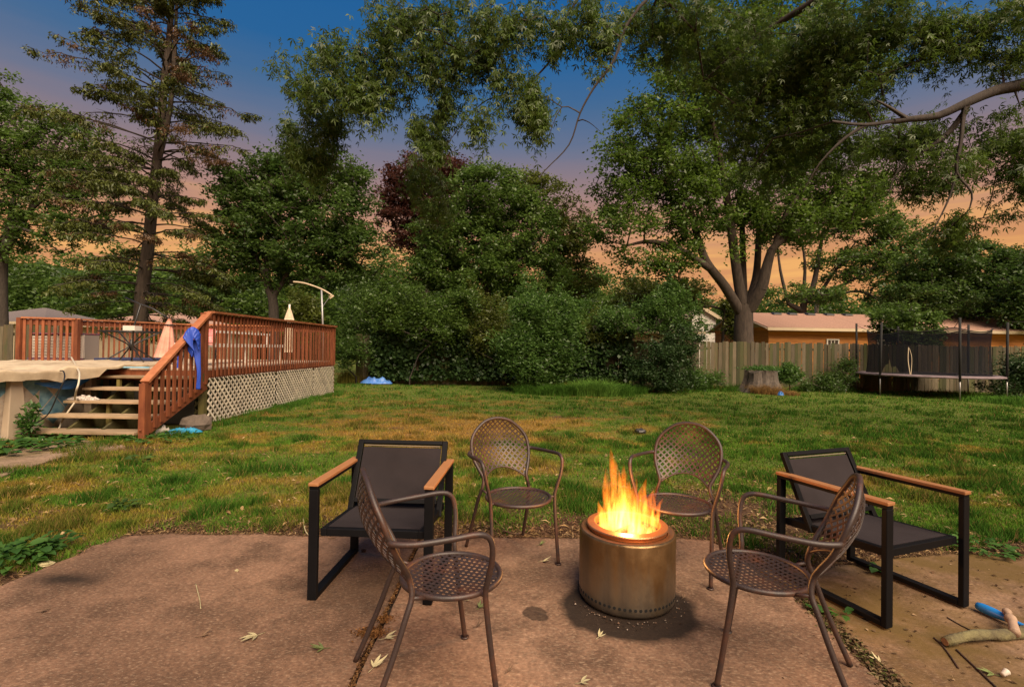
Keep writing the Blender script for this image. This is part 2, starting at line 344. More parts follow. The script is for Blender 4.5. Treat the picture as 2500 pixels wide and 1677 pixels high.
# ------------------------------------------------------------------ PATIO
STOVE = Vector((.652, 2.73, 0))
def patiomat(name, c1, c2, speck, stains, dirt=None, dirtamt=.0):
    m = bpy.data.materials.new(name); m.use_nodes = True; t = m.node_tree; N = t.nodes; L = t.links; b_ = N['Principled BSDF']; b_.inputs['Roughness'].default_value = .82; b_.inputs['Specular IOR Level'].default_value = .2
    tcn = N.new('ShaderNodeTexCoord'); P = tcn.outputs['Object']
    def noise(s, det=6, ro=.6, src=P):
        n = N.new('ShaderNodeTexNoise'); n.inputs['Scale'].default_value = s; n.inputs['Detail'].default_value = det; n.inputs['Roughness'].default_value = ro; L.new(src, n.inputs[0]); return n.outputs[0]
    def rng(x, a, b2, c=0, d=1):
        r = N.new('ShaderNodeMapRange'); r.inputs[1].default_value = a; r.inputs[2].default_value = b2; r.inputs[3].default_value = c; r.inputs[4].default_value = d; L.new(x, r.inputs[0]); return r.outputs[0]
    def mix(f, a, b2, mode='MIX'):
        x = N.new('ShaderNodeMix'); x.data_type = 'RGBA'; x.blend_type = mode
        for s, v in ((0, f), (6, a), (7, b2)):
            if hasattr(v, 'links') or hasattr(v, 'is_linked'): L.new(v, x.inputs[s])
            elif isinstance(v, tuple): x.inputs[s].default_value = (*v, 1)
            else: x.inputs[s].default_value = v
        return x.outputs[2]
    big = noise(.75, 10, .72); mid = noise(2.6, 9, .72); fine = noise(55, 5, .75)
    col = mix(rng(big, .43, .57), c1, c2)
    col = mix(rng(mid, .45, .62, 0, .80), col, tuple(c*.50 for c in c1))
    st = N.new('ShaderNodeMapping'); st.inputs['Scale'].default_value = (45, 110, 60); st.inputs['Rotation'].default_value = (0, 0, .6); L.new(P, st.inputs[0])
    fib = noise(1.0, 3, .6, st.outputs[0])
    col = mix(rng(fib, .53, .67, 0, .32), col, speck)
    vo = N.new('ShaderNodeTexVoronoi'); vo.inputs['Scale'].default_value = 75; L.new(P, vo.inputs[0])
    sp = rng(vo.outputs['Distance'], .16, .06); sel = rng(noise(33, 2), .55, .62)
    mm = N.new('ShaderNodeMath'); mm.operation = 'MULTIPLY'; L.new(sp, mm.inputs[0]); L.new(sel, mm.inputs[1])
    col = mix(mm.outputs[0], col, speck)
    col = mix(rng(fine, .36, .60, .5, 0), col, (.03,.02,.015))
    if dirt:
        col = mix(rng(noise(1.7, 6, .65), .40, .6, 0, dirtamt), col, dirt)
    wv = N.new('ShaderNodeVectorMath'); wv.operation = 'MULTIPLY_ADD'; nn = N.new('ShaderNodeTexNoise'); nn.inputs['Scale'].default_value = 5; nn.inputs['Detail'].default_value = 5
    L.new(P, nn.inputs[0]); L.new(nn.outputs['Color'], wv.inputs[0]); wv.inputs[1].default_value = (.16,.16,0); L.new(P, wv.inputs[2])
    for (x, y, rx, ry, amt, cs) in stains:
        mp_ = N.new('ShaderNodeMapping'); mp_.vector_type = 'POINT'; mp_.inputs['Location'].default_value = (-(x+.08)/rx, -(y+.08)/ry, 0); mp_.inputs['Scale'].default_value = (1/rx, 1/ry, 0); L.new(wv.outputs[0], mp_.inputs[0])
        ln = N.new('ShaderNodeVectorMath'); ln.operation = 'LENGTH'; L.new(mp_.outputs[0], ln.inputs[0])
        col = mix(rng(ln.outputs['Value'], 1.06, .90, 0, amt) if cs == 'h' else rng(ln.outputs['Value'], 1.2, .3, 0, amt), col, (.016,.011,.008))
    L.new(col, b_.inputs['Base Color'])
    bp = N.new('ShaderNodeBump'); bp.inputs['Strength'].default_value = .5; bp.inputs['Distance'].default_value = .007
    ma = N.new('ShaderNodeMath'); ma.operation = 'ADD'; L.new(fine, ma.inputs[0]); L.new(mid, ma.inputs[1]); L.new(ma.outputs[0], bp.inputs['Height']); L.new(bp.outputs[0], b_.inputs['Normal'])
    L.new(rng(mid, .3, .7, .6, .95), b_.inputs['Roughness'])
    return m
P2 = lambda x, y: (G(x, y).x, G(x, y).y)
jl = [P2(1020,1316), P2(935,1502), P2(880,1606), P2(847,1677)]; jl.append((jl[-1][0]+(jl[-1][0]-jl[0][0])*.7, .6))
jr = [P2(1782,1340), P2(1850,1400), P2(1940,1458), P2(2168,1677)]; jr.append((jr[-1][0]+(jr[-1][0]-jr[2][0])*2.4, .6))
jr2 = [P2(1850,1385), P2(1972,1452), P2(2220,1677)]; jr2.append((jr2[-1][0]+(jr2[-1][0]-jr2[1][0])*2.6, .6))
def rough_edge(pts, amp, step=.05, sd=1):
    out = []
    for a, b in zip(pts[:-1], pts[1:]):
        a = Vector(a[:2]); b = Vector(b[:2]); n = max(1, int((b-a).length/step)); nn = Vector((-(b-a).y, (b-a).x)).normalized()
        for i in range(n):
            p = a.lerp(b, i/n); o_ = (float(fbm(np.array([p.x*9+sd]), np.array([p.y*9]), sd)[0])-.5)*2*amp; out.append(tuple(p+nn*o_))
    out.append(tuple(pts[-1][:2])); return out
E2 = [(p.x, p.y) for p in EDGE]
far_l = [e for e, q in zip(E2, edge_px) if q[0] < 1000]+[jl[0]]
far_c = [e for e, q in zip(E2, edge_px) if 1030 < q[0] < 1780]
far_r = [e for e, q in zip(E2, edge_px) if q[0] > 2000]
off = lambda pts, d: [(x+d, y) for x, y in pts]
left_poly = rough_edge(far_l, .025)+rough_edge(jl, .006, sd=4)+[(-6, .6)]
cen_poly = [(jl[0][0]+.03, jl[0][1]+.01)]+rough_edge([(jl[0][0]+.03, jl[0][1]+.01)]+far_c+[jr[0]], .02, sd=6)+rough_edge(jr, .008, sd=8)+off(rough_edge(jl, .006, sd=4), .028)[::-1]
right_poly = rough_edge([jr2[0], jr2[0]]+far_r, .03, sd=9)[1:]+[(8, .6)]+rough_edge(jr2, .012, sd=12)[::-1]
pst = [(STOVE.x-.02, STOVE.y-.12, .36, .34, .93, 'h')]+[(G(1310,1497).x, G(1310,1497).y, .055, .06, .7, 'h')]
sl1 = MB().prism([p for i, p in enumerate(left_poly) if i == 0 or p != left_poly[i-1]], -.10, .0).build('patio_slab', patiomat('concrete_left', (.160,.090,.055), (.265,.150,.094), (.50,.36,.24), [(G(160,1415).x, G(160,1415).y, .24, .10, .85, 's'), (G(900,1440).x, G(900,1440).y+.0, .42, .30, .5, 's')])); tag(sl1, kind='structure')
sl2 = MB().prism([p for i, p in enumerate(cen_poly) if i == 0 or p != cen_poly[i-1]], -.10, -.004).build('patio_slab', patiomat('concrete_centre', (.185,.104,.064), (.29,.168,.106), (.52,.38,.25), pst)); tag(sl2, kind='structure')
sl3 = MB().prism([p for i, p in enumerate(right_poly) if i == 0 or p != right_poly[i-1]], -.10, -.012).build('patio_slab', patiomat('concrete_right', (.20,.115,.062), (.30,.185,.115), (.42,.3,.2), [], (.105,.066,.020), .9)); tag(sl3, kind='structure')
# stepping stone of pale concrete before the stair
pv = rough_edge([P2(-60,1140), P2(60,1085), P2(200,1076), P2(290,1086), P2(310,1092), P2(240,1102), P2(150,1118), P2(40,1152), P2(-60,1190)], .02, sd=21)
tag(MB().prism(pv, -.08, .012).build('paving_slab', patiomat('concrete_pale', (.30,.2,.13), (.36,.25,.17), (.45,.35,.25), [], (.1,.08,.03), .5)), kind='structure')
# soil in the joints
dm = mat('damp_soil', (.045,.028,.018), .95, var=.5, scale=40, bump=.8, bscale=90, seeds=False)
MBs = MB(); MBs.prism([(-1.4,.6),(2.4,.6),(2.4,3.2),(-1.4,3.7)], -.09, -.03); s_ = MBs.build('soil_bed', dm); tag(s_, kind='structure')
mud = MB(); mud.prism(rough_edge([jr[0]]+jr[1:], .0)+rough_edge(jr2, .0)[::-1], -.08, -.022); tag(mud.build('soil_strip', mat('mud', (.075,.045,.026), .9, var=.5, scale=30, bump=1, bscale=60, seeds=False)), kind='structure')
# ------------------------------------------------------------------ TREES AND LEAVES
BARK = mat('bark', (.085,.062,.046), .95, var=.55, scale=5, stretch=(3,3,.6), bump=1.0, bscale=14)
BARK_D = mat('dark_bark', (.05,.038,.03), .95, var=.5, scale=6, stretch=(3,3,.6), bump=.8, bscale=16)
L_MAPLE = leafmat('maple_leaf', (.044,.092,.013), (.138,.225,.032))
L_NEAR = leafmat('near_maple_leaf', (.034,.066,.012), (.120,.190,.028))
L_DARK = leafmat('dark_leaf', (.034,.074,.014), (.098,.170,.032))
L_MID = leafmat('mid_leaf', (.046,.094,.016), (.125,.210,.036))
L_BUSH = leafmat('bush_leaf', (.042,.100,.020), (.125,.230,.045))
L_RED = leafmat('copper_leaf', (.045,.016,.013), (.110,.042,.030))
L_SPR = leafmat('spruce_needles', (.042,.062,.012), (.110,.125,.026), .12)
L_SPB = leafmat('browned_needles', (0.065, 0.036, 0.017), (0.145, 0.080, 0.036), .12)
L_YEL = leafmat('yellow_green_leaf', (.060,.085,.014), (.150,.180,.030))
L_IVY = leafmat('ivy_leaf', (.014,.036,.010), (.050,.095,.026), .15)
L_WEED = leafmat('weed_leaf', (0.036, 0.102, 0.020), (0.087, 0.189, 0.032))

def leaves(name, C, size, m, parent=None, droop=.0, spread=None, lobes=1, asp=.45, tint=None, off=None, flat=.5):
    """C (n,3) leaf places; every leaf its own small folded face(s)"""
    n = len(C)
    d = RNG.normal(size=(n, 3)); d[:, 2] = d[:, 2]*flat-droop; d /= np.linalg.norm(d, axis=1, keepdims=True)+1e-9
    up = RNG.normal(size=(n, 3))*.8+np.array([0, 0, 1.0]); s = np.cross(d, up); s /= np.linalg.norm(s, axis=1, keepdims=True)+1e-9
    nn = np.cross(s, d); sz = size*RNG.uniform(.6, 1.25, (n, 1))
    if tint is None: tint = RNG.random(n)
    quads = []
    for k in range(lobes):
        if lobes == 1: dd, ss, l = d, s, 1.0
        else:
            an = (k-(lobes-1)/2)*.85; dd = d*math.cos(an)+s*math.sin(an); ss = -d*math.sin(an)+s*math.cos(an); l = 1.0 if k == lobes//2 else .78
        q = np.stack([C, C+dd*sz*l*.5+ss*sz*asp*.5+nn*sz*.10, C+dd*sz*l-nn*sz*.12, C+dd*sz*l*.5-ss*sz*asp*.5+nn*sz*.10], 1)
        quads.append(q)
    co = np.stack(quads, 1).reshape(-1, 3)
    return np_mesh(name, co, 4, m, parent, attrs={'tint': ('FLOAT', np.repeat(tint, 4*lobes))}, off=(off if off is not None else (wloc(parent) if parent else (0,0,0))))

def ell_sample(ells, n, bias=2.4, rng=RNG):
    """ells: (centre, rx, ry, rz, weight)"""
    w = np.array([e[4] for e in ells]); w = w/w.sum(); ix = rng.choice(len(ells), n, p=w)
    v = rng.normal(size=(n, 3)); v /= np.linalg.norm(v, axis=1, keepdims=True); r = rng.random(n)**(1/bias)
    c = np.array([tuple(e[0]) for e in ells])[ix]; rr = np.array([[e[1], e[2], e[3]] for e in ells])[ix]
    return c+v*r[:, None]*rr

class Tree:
    def __init__(s): s.p = []; s.par = []; s.fix = {}
    def path(s, pts, start=-1, sub=4, radii=None):
        pts = spline(pts, sub) if sub > 1 else [Vector(p) for p in pts]; last = start
        for i, q in enumerate(pts):
            if i == 0 and start >= 0: continue
            s.p.append(tuple(q)); s.par.append(last); last = len(s.p)-1
            if radii: s.fix[last] = radii[0]+(radii[1]-radii[0])*i/(len(pts)-1)
        return last
    def nearest(s, c):
        P = np.array(s.p); return int(np.argmin(((P-np.array(c))**2).sum(1)))
    def attach(s, C, low=0, jit=.12, upw=.7):
        c0 = np.array(s.p[0]); order = np.argsort(np.linalg.norm(C-np.array(s.p[len(s.p)//2]), axis=1)*.6+np.linalg.norm(C-c0, axis=1)*.4)
        cap = len(s.p)+len(C)*4; P = np.zeros((cap, 3)); n = len(s.p); P[:n] = s.p
        for ci in order:
            c = C[ci]; d = P[low:n]-c; dist = np.sqrt((d**2).sum(1))+np.maximum(0, d[:, 2])*upw
            k = int(np.argmin(dist))+low; L_ = np.linalg.norm(c-P[k]); m = max(1, min(3, int(L_/.55))); last = k
            for j in range(1, m+1):
                t = j/m; q = P[k]*(1-t)+c*t+(RNG.normal(size=3)*jit*L_*.35 if j < m else 0); q[2] += math.sin(math.pi*t)*.08*L_
                if n >= cap: break
                P[n] = q; s.p.append(tuple(q)); s.par.append(last); last = n; n += 1
    def mesh(s, rtip, rbase, power=.5, sides=6):
        n = len(s.p); cnt = np.zeros(n); haskid = np.zeros(n, bool)
        for i in range(n-1, -1, -1):
            if not haskid[i]: cnt[i] += 1
            if s.par[i] >= 0: cnt[s.par[i]] += cnt[i]; haskid[s.par[i]] = True
        cm = cnt.max(); r = rtip+(rbase-rtip)*(cnt/cm)**power
        for i, v in s.fix.items(): r[i] = v
        mb = MB(); P = [Vector(p) for p in s.p]
        for i in range(n):
            j = s.par[i]
            if j < 0: continue
            sd = 12 if r[i] > .12 else (6 if r[i] > .035 else 3)
            rj = min(r[j], r[i]*1.6+.01) if j not in s.fix or i not in s.fix else r[j]
            d = (P[i]-P[j]); e = d*.04
            if d.length < 1e-4: continue
            mb.tube([P[j]-e*0, P[i]+e], [rj, r[i]], sd, cap=False)
        return mb, r

def tree(name, label, base, trunks, ells, ncl, nleaf, csz, lsize, lm, bark, rbase, cat='tree', group=None, rtip=.012, bias=2.4, flat=.6, droop=.15, lobes=1, low=2, extra=None, power=.5, asp=.5):
    t = thing(name, label, cat, base, 0, group); T = Tree(); b = Vector(base)
    first = True
    for (pts, rr) in trunks:
        if first: T.path(pts, -1, 4, rr); first = False
        else: T.path(pts, T.nearest(pts[0]), 4, rr)
    ncl = int(ncl*2.0); csz *= .62; nleaf = int(nleaf*.98)
    C = ell_sample(ells, ncl, bias); C = C[C[:, 2] > .5]
    T.attach(C, low)
    mb, r = T.mesh(rtip, rbase, power); mb.build('trunk', bark, t, smooth=True)
    k = len(C); idx = RNG.integers(0, k, nleaf); spread = RNG.normal(size=(nleaf, 3))*np.array([1, 1, flat])*csz*RNG.uniform(.5, 1.2, k)[idx][:, None]
    P = C[idx]+spread
    tint = np.clip(RNG.random(nleaf)*.55+RNG.random(k)[idx]*.55-.05, 0, 1)
    leaves('crown', P, lsize, lm, t, droop=droop, lobes=lobes, tint=tint, asp=asp)
    return t

def E(x, y, D, rx, ry, dep=None, w=None):
    """an ellipsoid of crown seen at a place in the photograph, rx, ry in its pixels"""
    c = W(x, y, D); k = D/FPX
    return (c, rx*k, (dep if dep else rx*k*.8), ry*k, w if w else rx*ry)

# big multi-stemmed maple behind the fence
D = 21.5
w = lambda x, y, d=D: tuple(W(x, y, d))
trunks = [([w(1818,958), w(1818,880), w(1815,820), w(1816,770), w(1815,745)], (.44,.36)),
          ([w(1815,775), w(1770,700,21.2), w(1725,640,21), w(1700,570,20.8), w(1685,510,20.6), w(1640,420,20.4), w(1600,330,20)], (.23,.05)),
          ([w(1815,765), w(1797,650,21.3), w(1780,520,21.2), w(1765,420,21), w(1740,300,21), w(1700,160,21)], (.24,.05)),
          ([w(1818,760), w(1815,680,22), w(1812,560,22.3), w(1806,440,22.5), w(1840,300,22.6), w(1850,140,22.8)], (.17,.05)),
          ([w(1822,755), w(1845,680,22), w(1852,590,22.4), w(1858,480,22.8), w(1900,330,23), w(1950,180,23)], (.19,.05)),
          ([w(1822,765), w(1858,705,21), w(1875,640,20.8), w(1893,600,20.6), w(1960,560,20.4), w(2040,535,20.2)], (.29,.05)),
          ([w(1893,600,20.6), w(1920,520,20.5), w(1990,420,20.3), w(2060,330,20)], (.13,.04)),
          ([w(1740,660,21.1), w(1660,610,20.5), w(1590,590,20.3), w(1530,600,20)], (.17,.04))]
ells = [E(1590,330,20.5,130,170), E(1530,450,20,90,110), E(1500,560,20,80,70), E(1600,570,20,90,70), E(1680,200,21,150,150), E(1640,440,20.5,120,110), E(1830,260,22,180,210),
        E(1990,330,21,150,180), E(1950,470,21,170,110), E(2080,430,20.5,90,130), E(1740,470,21,130,90), E(1560,640,20.5,90,40), E(1850,60,22,220,150), E(2050,150,22,130,140), E(1500,390,20,60,40,w=1500), E(1700,560,20.5,80,60), E(1830,520,21,110,70), E(1960,560,20.5,110,50), E(1640,660,20.8,80,40,w=2500), E(1790,640,20.5,50,40,w=1200)]
tree('maple_tree', 'big spreading maple with several upright stems behind the fence, left of the orange house', (W(1818,958,D).x, D, 0), trunks, ells, 430, 105000, .42, .17, L_MAPLE, BARK, .16, low=6, droop=.25, flat=.75)

# conifer
def spruce():
    D = 19.5; base = W(345, 900, D); base.z = 0
    t = thing('spruce_tree', 'tall thinning spruce with drooping brown tinged boughs rising behind the pool deck', 'tree', base)
    tr = [w(336,905,D), w(345,740,D), w(360,620,D), w(374,480,D), w(388,350,D), w(402,200,D), w(416,60,D), w(425,-120,D), w(430,-300,D)]
    T = Tree(); T.path([tuple(base)]+tr[1:], -1, 6, (.27,.05)); tp = np.array(T.p)
    T2 = [W(402+dx, y, D) for dx, y in ((-12,380),(14,260),(24,120),(30,0))]
    T.path([T.p[T.nearest(w(384,400,D))]]+[tuple(q) for q in T2], T.nearest(w(384,400,D)), 4, (.13,.05))
    mb = MB(); 
    Cs = []; tints = []; Dirs = []
    zmax = tp[:, 2].max(); prof_y = [-300,-100,0,120,220,320,420,500,600,700,760]; 
    rleft = [10,110,170,215,265,255,250,225,215,250,150]; rright = [10,110,110,150,185,210,235,190,205,250,130]
    nb = 215
    for i in range(nb):
        f = (i+RNG.random())/nb; z0 = 1.9+f*(zmax-2.2); k = int(np.argmin(abs(tp[:, 2]-z0))); o_ = Vector(tp[k]); 
        yp = 838.5-(z0-H)*FPX/D+20; a = RNG.uniform(0, 2*math.pi); ca = math.cos(a)
        rl = np.interp(yp, prof_y, rleft); rr = np.interp(yp, prof_y, rright); R_ = (rr if ca > 0 else rl)*D/FPX*RNG.uniform(.55, 1.08)
        dirv = Vector((ca, math.sin(a), 0)); upk = .66*f+.02; pts = []; n = 9
        ups = RNG.uniform(.8,1.2)
        for j in range(n+1):
            s = j/n; pts.append(o_+dirv*R_*s+Vector((0, 0, R_*(upk*ups*s-(.28-.1*f)*s*s)+ (.05*R_*s if f<.3 else 0)))+Vector(RNG.normal(size=3)*.04*R_*s*.6))
        mb.tube(pts, [.032*(1-s/(n+.5))+.006 for s in range(n+1)], 4, cap=False)
        # side twigs with hanging needle sprays
        dead = RNG.random() < .22
        for j in range(32):
            s = RNG.uniform(.25 if f > .3 else .35, 1.0)**.8; q = s*n; i0 = min(int(q), n-1); p = pts[i0].lerp(pts[i0+1], q-i0)
            side = dirv.cross(Vector((0, 0, 1)))*(1 if RNG.random() < .5 else -1); ln = R_*.24*(1.15-s)*RNG.uniform(.5, 1.2)+.12
            tipp = p+side*ln*.8+dirv*ln*.55-Vector((0, 0, ln*RNG.uniform(.05, .45)))
            if j % 2 == 0: mb.tube([p, tipp], [.008, .004], 3, cap=False)
            if dead and RNG.random() < .6: continue
            m_ = 18 if f > .1 else 13
            for q2 in range(m_):
                tt = RNG.uniform(.1, 1.05); c = p.lerp(tipp, tt); Cs.append((c.x+RNG.normal()*.05, c.y+RNG.normal()*.05, c.z-abs(RNG.normal())*.085)); tints.append(min(1, max(0, RNG.random()*.6+(.3 if dead else 0)+.25*RNG.random())))
    T.mesh(.045, .31)[0].build('trunk', BARK, t, smooth=True); mb.build('branches', BARK_D, t, smooth=True)
    Cs = np.array(Cs); tints = np.array(tints); br = (fbm(Cs[:,0]*.8, Cs[:,2]*.8, 91) > .66)
    leaves('needles', Cs[~br], .16, L_SPR, t, droop=.9, asp=.30, tint=tints[~br]); leaves('browned_needles', Cs[br], .13, L_SPB, t, droop=1.0, asp=.28, tint=tints[br])
spruce()

def simple(name, label, x, D, trunks, ells, ncl, nl, cs, ls, lm, bark=BARK, rb=.25, **k):
    b = W(x, 900, D); b.z = 0
    tree(name, label, b, [([tuple(b)]+[w(a, c, D) for a, c in trunks[0]], (rb, rb*.3))]+[([w(a, c, D) for a, c in tr], (rb*.5, .04)) for tr in trunks[1:]], ells, ncl, nl, cs, ls, lm, bark, rb*.8, **k)
simple('broadleaf_tree', 'airy green tree at the left edge of the picture, sunset showing through its crown', 10, 23,
       [[(5,760),(8,640),(20,560),(35,480)], [(10,620),(70,520),(110,420),(150,330)], [(8,640),(-40,520),(-60,400)], [(20,560),(90,500),(170,430)]],
       [E(20,330,23,90,120), E(110,350,23,90,90), E(200,330,23,70,60), E(60,450,23,120,90), E(190,430,23,80,80), E(10,560,23,90,90), E(120,560,23,90,60), E(230,500,23,60,70), E(-60,400,23,100,180), E(20,230,23,50,50)], 230, 30000, .40, .17, L_MID, BARK_D, .26)
simple('broadleaf_tree', 'dark green tree with a dense crown just right of the spruce, behind the deck rail', 668, 21,
       [[(668,750),(655,700),(650,640),(660,560)], [(665,730),(700,670),(720,600),(760,520)], [(655,690),(620,620),(590,540)]],
       [E(620,480,21,100,90), E(720,440,21,110,80), E(680,560,21,140,100), E(820,520,21,110,90), E(600,620,21,90,80), E(760,640,21,120,80), E(860,620,21,90,90), E(700,390,21,60,40), E(860,440,21,60,50), E(560,470,21,50,70), E(780,370,21,70,40,w=1500)], 300, 52000, .40, .17, L_DARK, BARK_D, .24)
simple('copper_beech', 'purple red leaved tree rising between the two green trees in the middle', 1040, 33,
       [[(1040,700),(1040,600),(1045,500)], [(1040,620),(990,520)], [(1040,620),(1110,520)]],
       [E(1040,430,33,100,55), E(1110,440,33,60,60), E(1000,540,33,80,90), E(1060,560,33,90,100), E(970,460,33,50,50)], 180, 26000, .5, .24, L_RED, BARK_D, .35)
simple('rounded_tree', 'bright mid green tree with a broad rounded crown in the centre of the picture', 1190, 24,
       [[(1190,760),(1190,680),(1180,590)], [(1190,700),(1280,620),(1350,540)], [(1190,700),(1110,610)]],
       [E(1190,490,24,120,85), E(1110,560,24,110,80), E(1150,650,24,140,80), E(1270,560,24,110,90), E(1080,670,24,90,70), E(1270,670,24,130,60), E(1200,430,24,60,35)], 300, 62000, .38, .17, L_MID, BARK_D, .28, bias=3.2)
simple('loose_tree', 'yellowish green tree with thin twiggy top directly right of the rounded centre tree', 1340, 26,
       [[(1340,740),(1345,640),(1345,560)], [(1345,640),(1400,560)], [(1345,640),(1290,530),(1270,470)]],
       [E(1330,500,26,85,75), E(1290,450,26,50,40), E(1400,570,26,60,60), E(1350,620,26,90,60), E(1400,680,26,70,50)], 190, 17000, .36, .17, L_YEL, BARK_D, .2)
simple('spreading_tree', 'many stemmed tree behind the orange house roof, its bare lower stems against the sunset', 1990, 36,
       [[(1960,760),(1985,700),(2000,620),(2010,560)], [(1985,740),(2040,660),(2090,590)], [(1930,760),(1905,660),(1895,560)], [(1990,720),(2070,690),(2150,640),(2200,600)], [(1960,740),(1965,640),(1950,560)]],
       [E(1900,560,36,60,60), E(2010,530,36,90,60), E(2120,540,36,90,60), E(2190,590,36,80,60), E(2080,640,36,110,50), E(1960,720,36,110,25), E(2180,690,36,100,60), E(2120,470,36,60,40,w=1500)], 260, 30000, .5, .24, L_MID, BARK_D, .3)
simple('evergreen_tree', 'dark broad evergreen standing behind the right end of the trampoline', 2330, 30,
       [[(2330,760),(2330,660),(2330,600)], [(2330,700),(2420,640)]],
       [E(2300,640,30,100,60), E(2410,660,30,100,70), E(2320,730,30,130,50), E(2470,720,30,80,60), E(2240,720,30,70,60)], 260, 42000, .42, .2, L_DARK, BARK_D, .25, bias=3)
simple('evergreen_tree', 'dark evergreen at the right edge of the picture beyond the fence', 2540, 27,
       [[(2540,760),(2540,640)], [(2540,720),(2500,640)]],
       [E(2530,700,27,90,80), E(2600,640,27,80,100), E(2500,770,27,70,50)], 150, 20000, .42, .2, L_DARK, BARK_D, .2)
simple('vine_clad_tree', 'small leafy tree hanging over the fence behind the trampoline net', 2215, 20,
       [[(2220,860),(2225,800),(2215,760)]],
       [E(2200,770,20,70,30), E(2260,800,20,50,40), E(2220,840,20,70,50), E(2180,800,20,40,30)], 90, 12000, .25, .13, L_MID, BARK_D, .08)
simple('small_tree', 'small pale green tree between the white house and the big maple trunk', 1765, 30,
       [[(1765,820),(1768,780),(1770,740)]], [E(1785,770,30,28,45), E(1800,800,30,28,30), E(1650,720,30,90,40,w=2500), E(1560,720,31,80,45,w=2500)], 110, 13000, .4, .2, L_YEL, BARK_D, .12)
# far belt of trees that reads as one mass behind the gardens
bx = []
for i in range(64):
    x = -1100+i*75+RNG.uniform(-25, 25); d = RNG.uniform(42, 50); top = np.interp(x, [-200,300,1000,1500,1700,2150,2300], [600,600,620,650,715,715,640])+RNG.uniform(-25,25)
    bx.append(E(x, (top+850)/2, d, 75, (850-top)/2, w=1))
C = ell_sample(bx, 5200, 3); idx = RNG.integers(0, 5200, 190000)
belt = leaves('distant_treeline', C[idx]+RNG.normal(size=(190000, 3))*np.array([.5,.5,.34]), .42, L_MID, None, tint=np.clip(RNG.random(190000)*.5+RNG.random(5200)[idx]*.5, 0, 1)); 
cxs = np.linspace(-95, 95, 260); tops = []
for j, dy in enumerate((0, 1.2, 2.4)):
    pass
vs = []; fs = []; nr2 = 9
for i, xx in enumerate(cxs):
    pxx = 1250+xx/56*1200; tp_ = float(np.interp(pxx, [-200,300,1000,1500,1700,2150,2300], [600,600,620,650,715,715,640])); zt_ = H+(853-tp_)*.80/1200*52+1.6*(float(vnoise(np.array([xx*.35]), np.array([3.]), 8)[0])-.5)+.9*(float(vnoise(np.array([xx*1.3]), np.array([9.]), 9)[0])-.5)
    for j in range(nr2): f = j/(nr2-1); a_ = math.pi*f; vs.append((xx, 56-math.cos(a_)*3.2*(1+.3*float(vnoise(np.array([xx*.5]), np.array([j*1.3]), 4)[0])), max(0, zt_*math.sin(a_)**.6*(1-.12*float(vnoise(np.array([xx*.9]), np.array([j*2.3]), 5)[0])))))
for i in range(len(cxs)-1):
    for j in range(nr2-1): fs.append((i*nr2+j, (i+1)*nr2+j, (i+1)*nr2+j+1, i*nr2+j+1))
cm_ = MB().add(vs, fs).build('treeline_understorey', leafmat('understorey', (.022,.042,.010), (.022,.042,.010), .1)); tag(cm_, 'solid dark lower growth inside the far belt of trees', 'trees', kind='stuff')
tag(belt, 'far dark belt of trees closing the view behind the gardens', 'trees', kind='stuff')

# ------------------------------------------------------------------ SHRUBS
def shrub(name, label, ells, ncl, nl, cs, ls, lm, base, cat='shrub', group=None, droop=-.2, shoots=0, lobes=1, flat=.8, asp=.4, rstem=.03):
    b = Vector(base); b.z = 0; t = thing(name, label, cat, b, 0, group); T = Tree(); T.path([tuple(b), tuple(b+Vector((0, 0, .25)))], -1, 1)
    C = ell_sample(ells, ncl, 2.6); C = C[C[:, 2] > .08]; T.attach(C, 0, upw=1.2); T.mesh(.006, rstem)[0].build('stem', BARK_D, t, smooth=True)
    idx = RNG.integers(0, len(C), nl); P = C[idx]+RNG.normal(size=(nl, 3))*np.array([1, 1, flat])*cs*RNG.uniform(.5,1.3,len(C))[idx][:,None]; P[:, 2] = np.maximum(P[:, 2], .02)
    if shoots:
        S = C[RNG.integers(0, len(C), shoots)]; ii = RNG.integers(0, shoots, nl//5); tt = RNG.random(nl//5)
        dr = RNG.normal(size=(shoots, 3))*.35+np.array([0, 0, 1.0]); P2_ = S[ii]+dr[ii]*tt[:, None]*cs*3+RNG.normal(size=(nl//5, 3))*.04; P = np.concatenate([P, P2_])
    k = len(P); leaves('foliage', P, ls, lm, t, droop=droop, lobes=lobes, asp=asp, tint=np.clip(RNG.random(k)*.6+.4*np.concatenate([RNG.random(len(C))[idx], RNG.random(k-nl)]), 0, 1))
g = lambda x, y: G(x, y)
shrub('shrub', 'tallest bright green shrub standing before the ivy covered fence in the middle', [E(1300,790,16.2,75,80), E(1360,830,16,80,70), E(1255,850,15.8,55,60), E(1320,900,15.6,90,40), E(1290,740,16.4,35,40), E(1400,760,16.5,50,45)], 200, 26000, .16, .12, L_BUSH, W(1320,940,16), shoots=90, flat=1)
shrub('shrub', 'loose light green shrub between the dry reeds and the tallest bush', [E(1000,760,17.5,60,60), E(1060,790,17.5,80,50), E(1100,760,17.6,60,40), E(940,750,17.8,50,55), E(1140,740,17.6,50,40)], 160, 16000, .18, .12, L_MID, W(1000,930,17.5), shoots=30)
shrub('shrub', 'dark rounded shrub standing just left of the bare fence boards', [E(1610,890,16.3,75,55), E(1660,850,16.6,60,55), E(1570,920,16,50,30), E(1640,930,16,70,25)], 170, 18000, .13, .095, L_IVY, W(1615,955,16.3))
shrub('shrub', 'feathery green shrub reaching up in front of the dark roof', [E(1620,760,17.6,55,50), E(1660,790,17.4,55,50), E(1570,790,17.6,60,40), E(1500,780,17.6,60,30), E(1640,720,17.8,30,30)], 130, 13000, .16, .11, L_BUSH, W(1620,930,17.5), shoots=30)
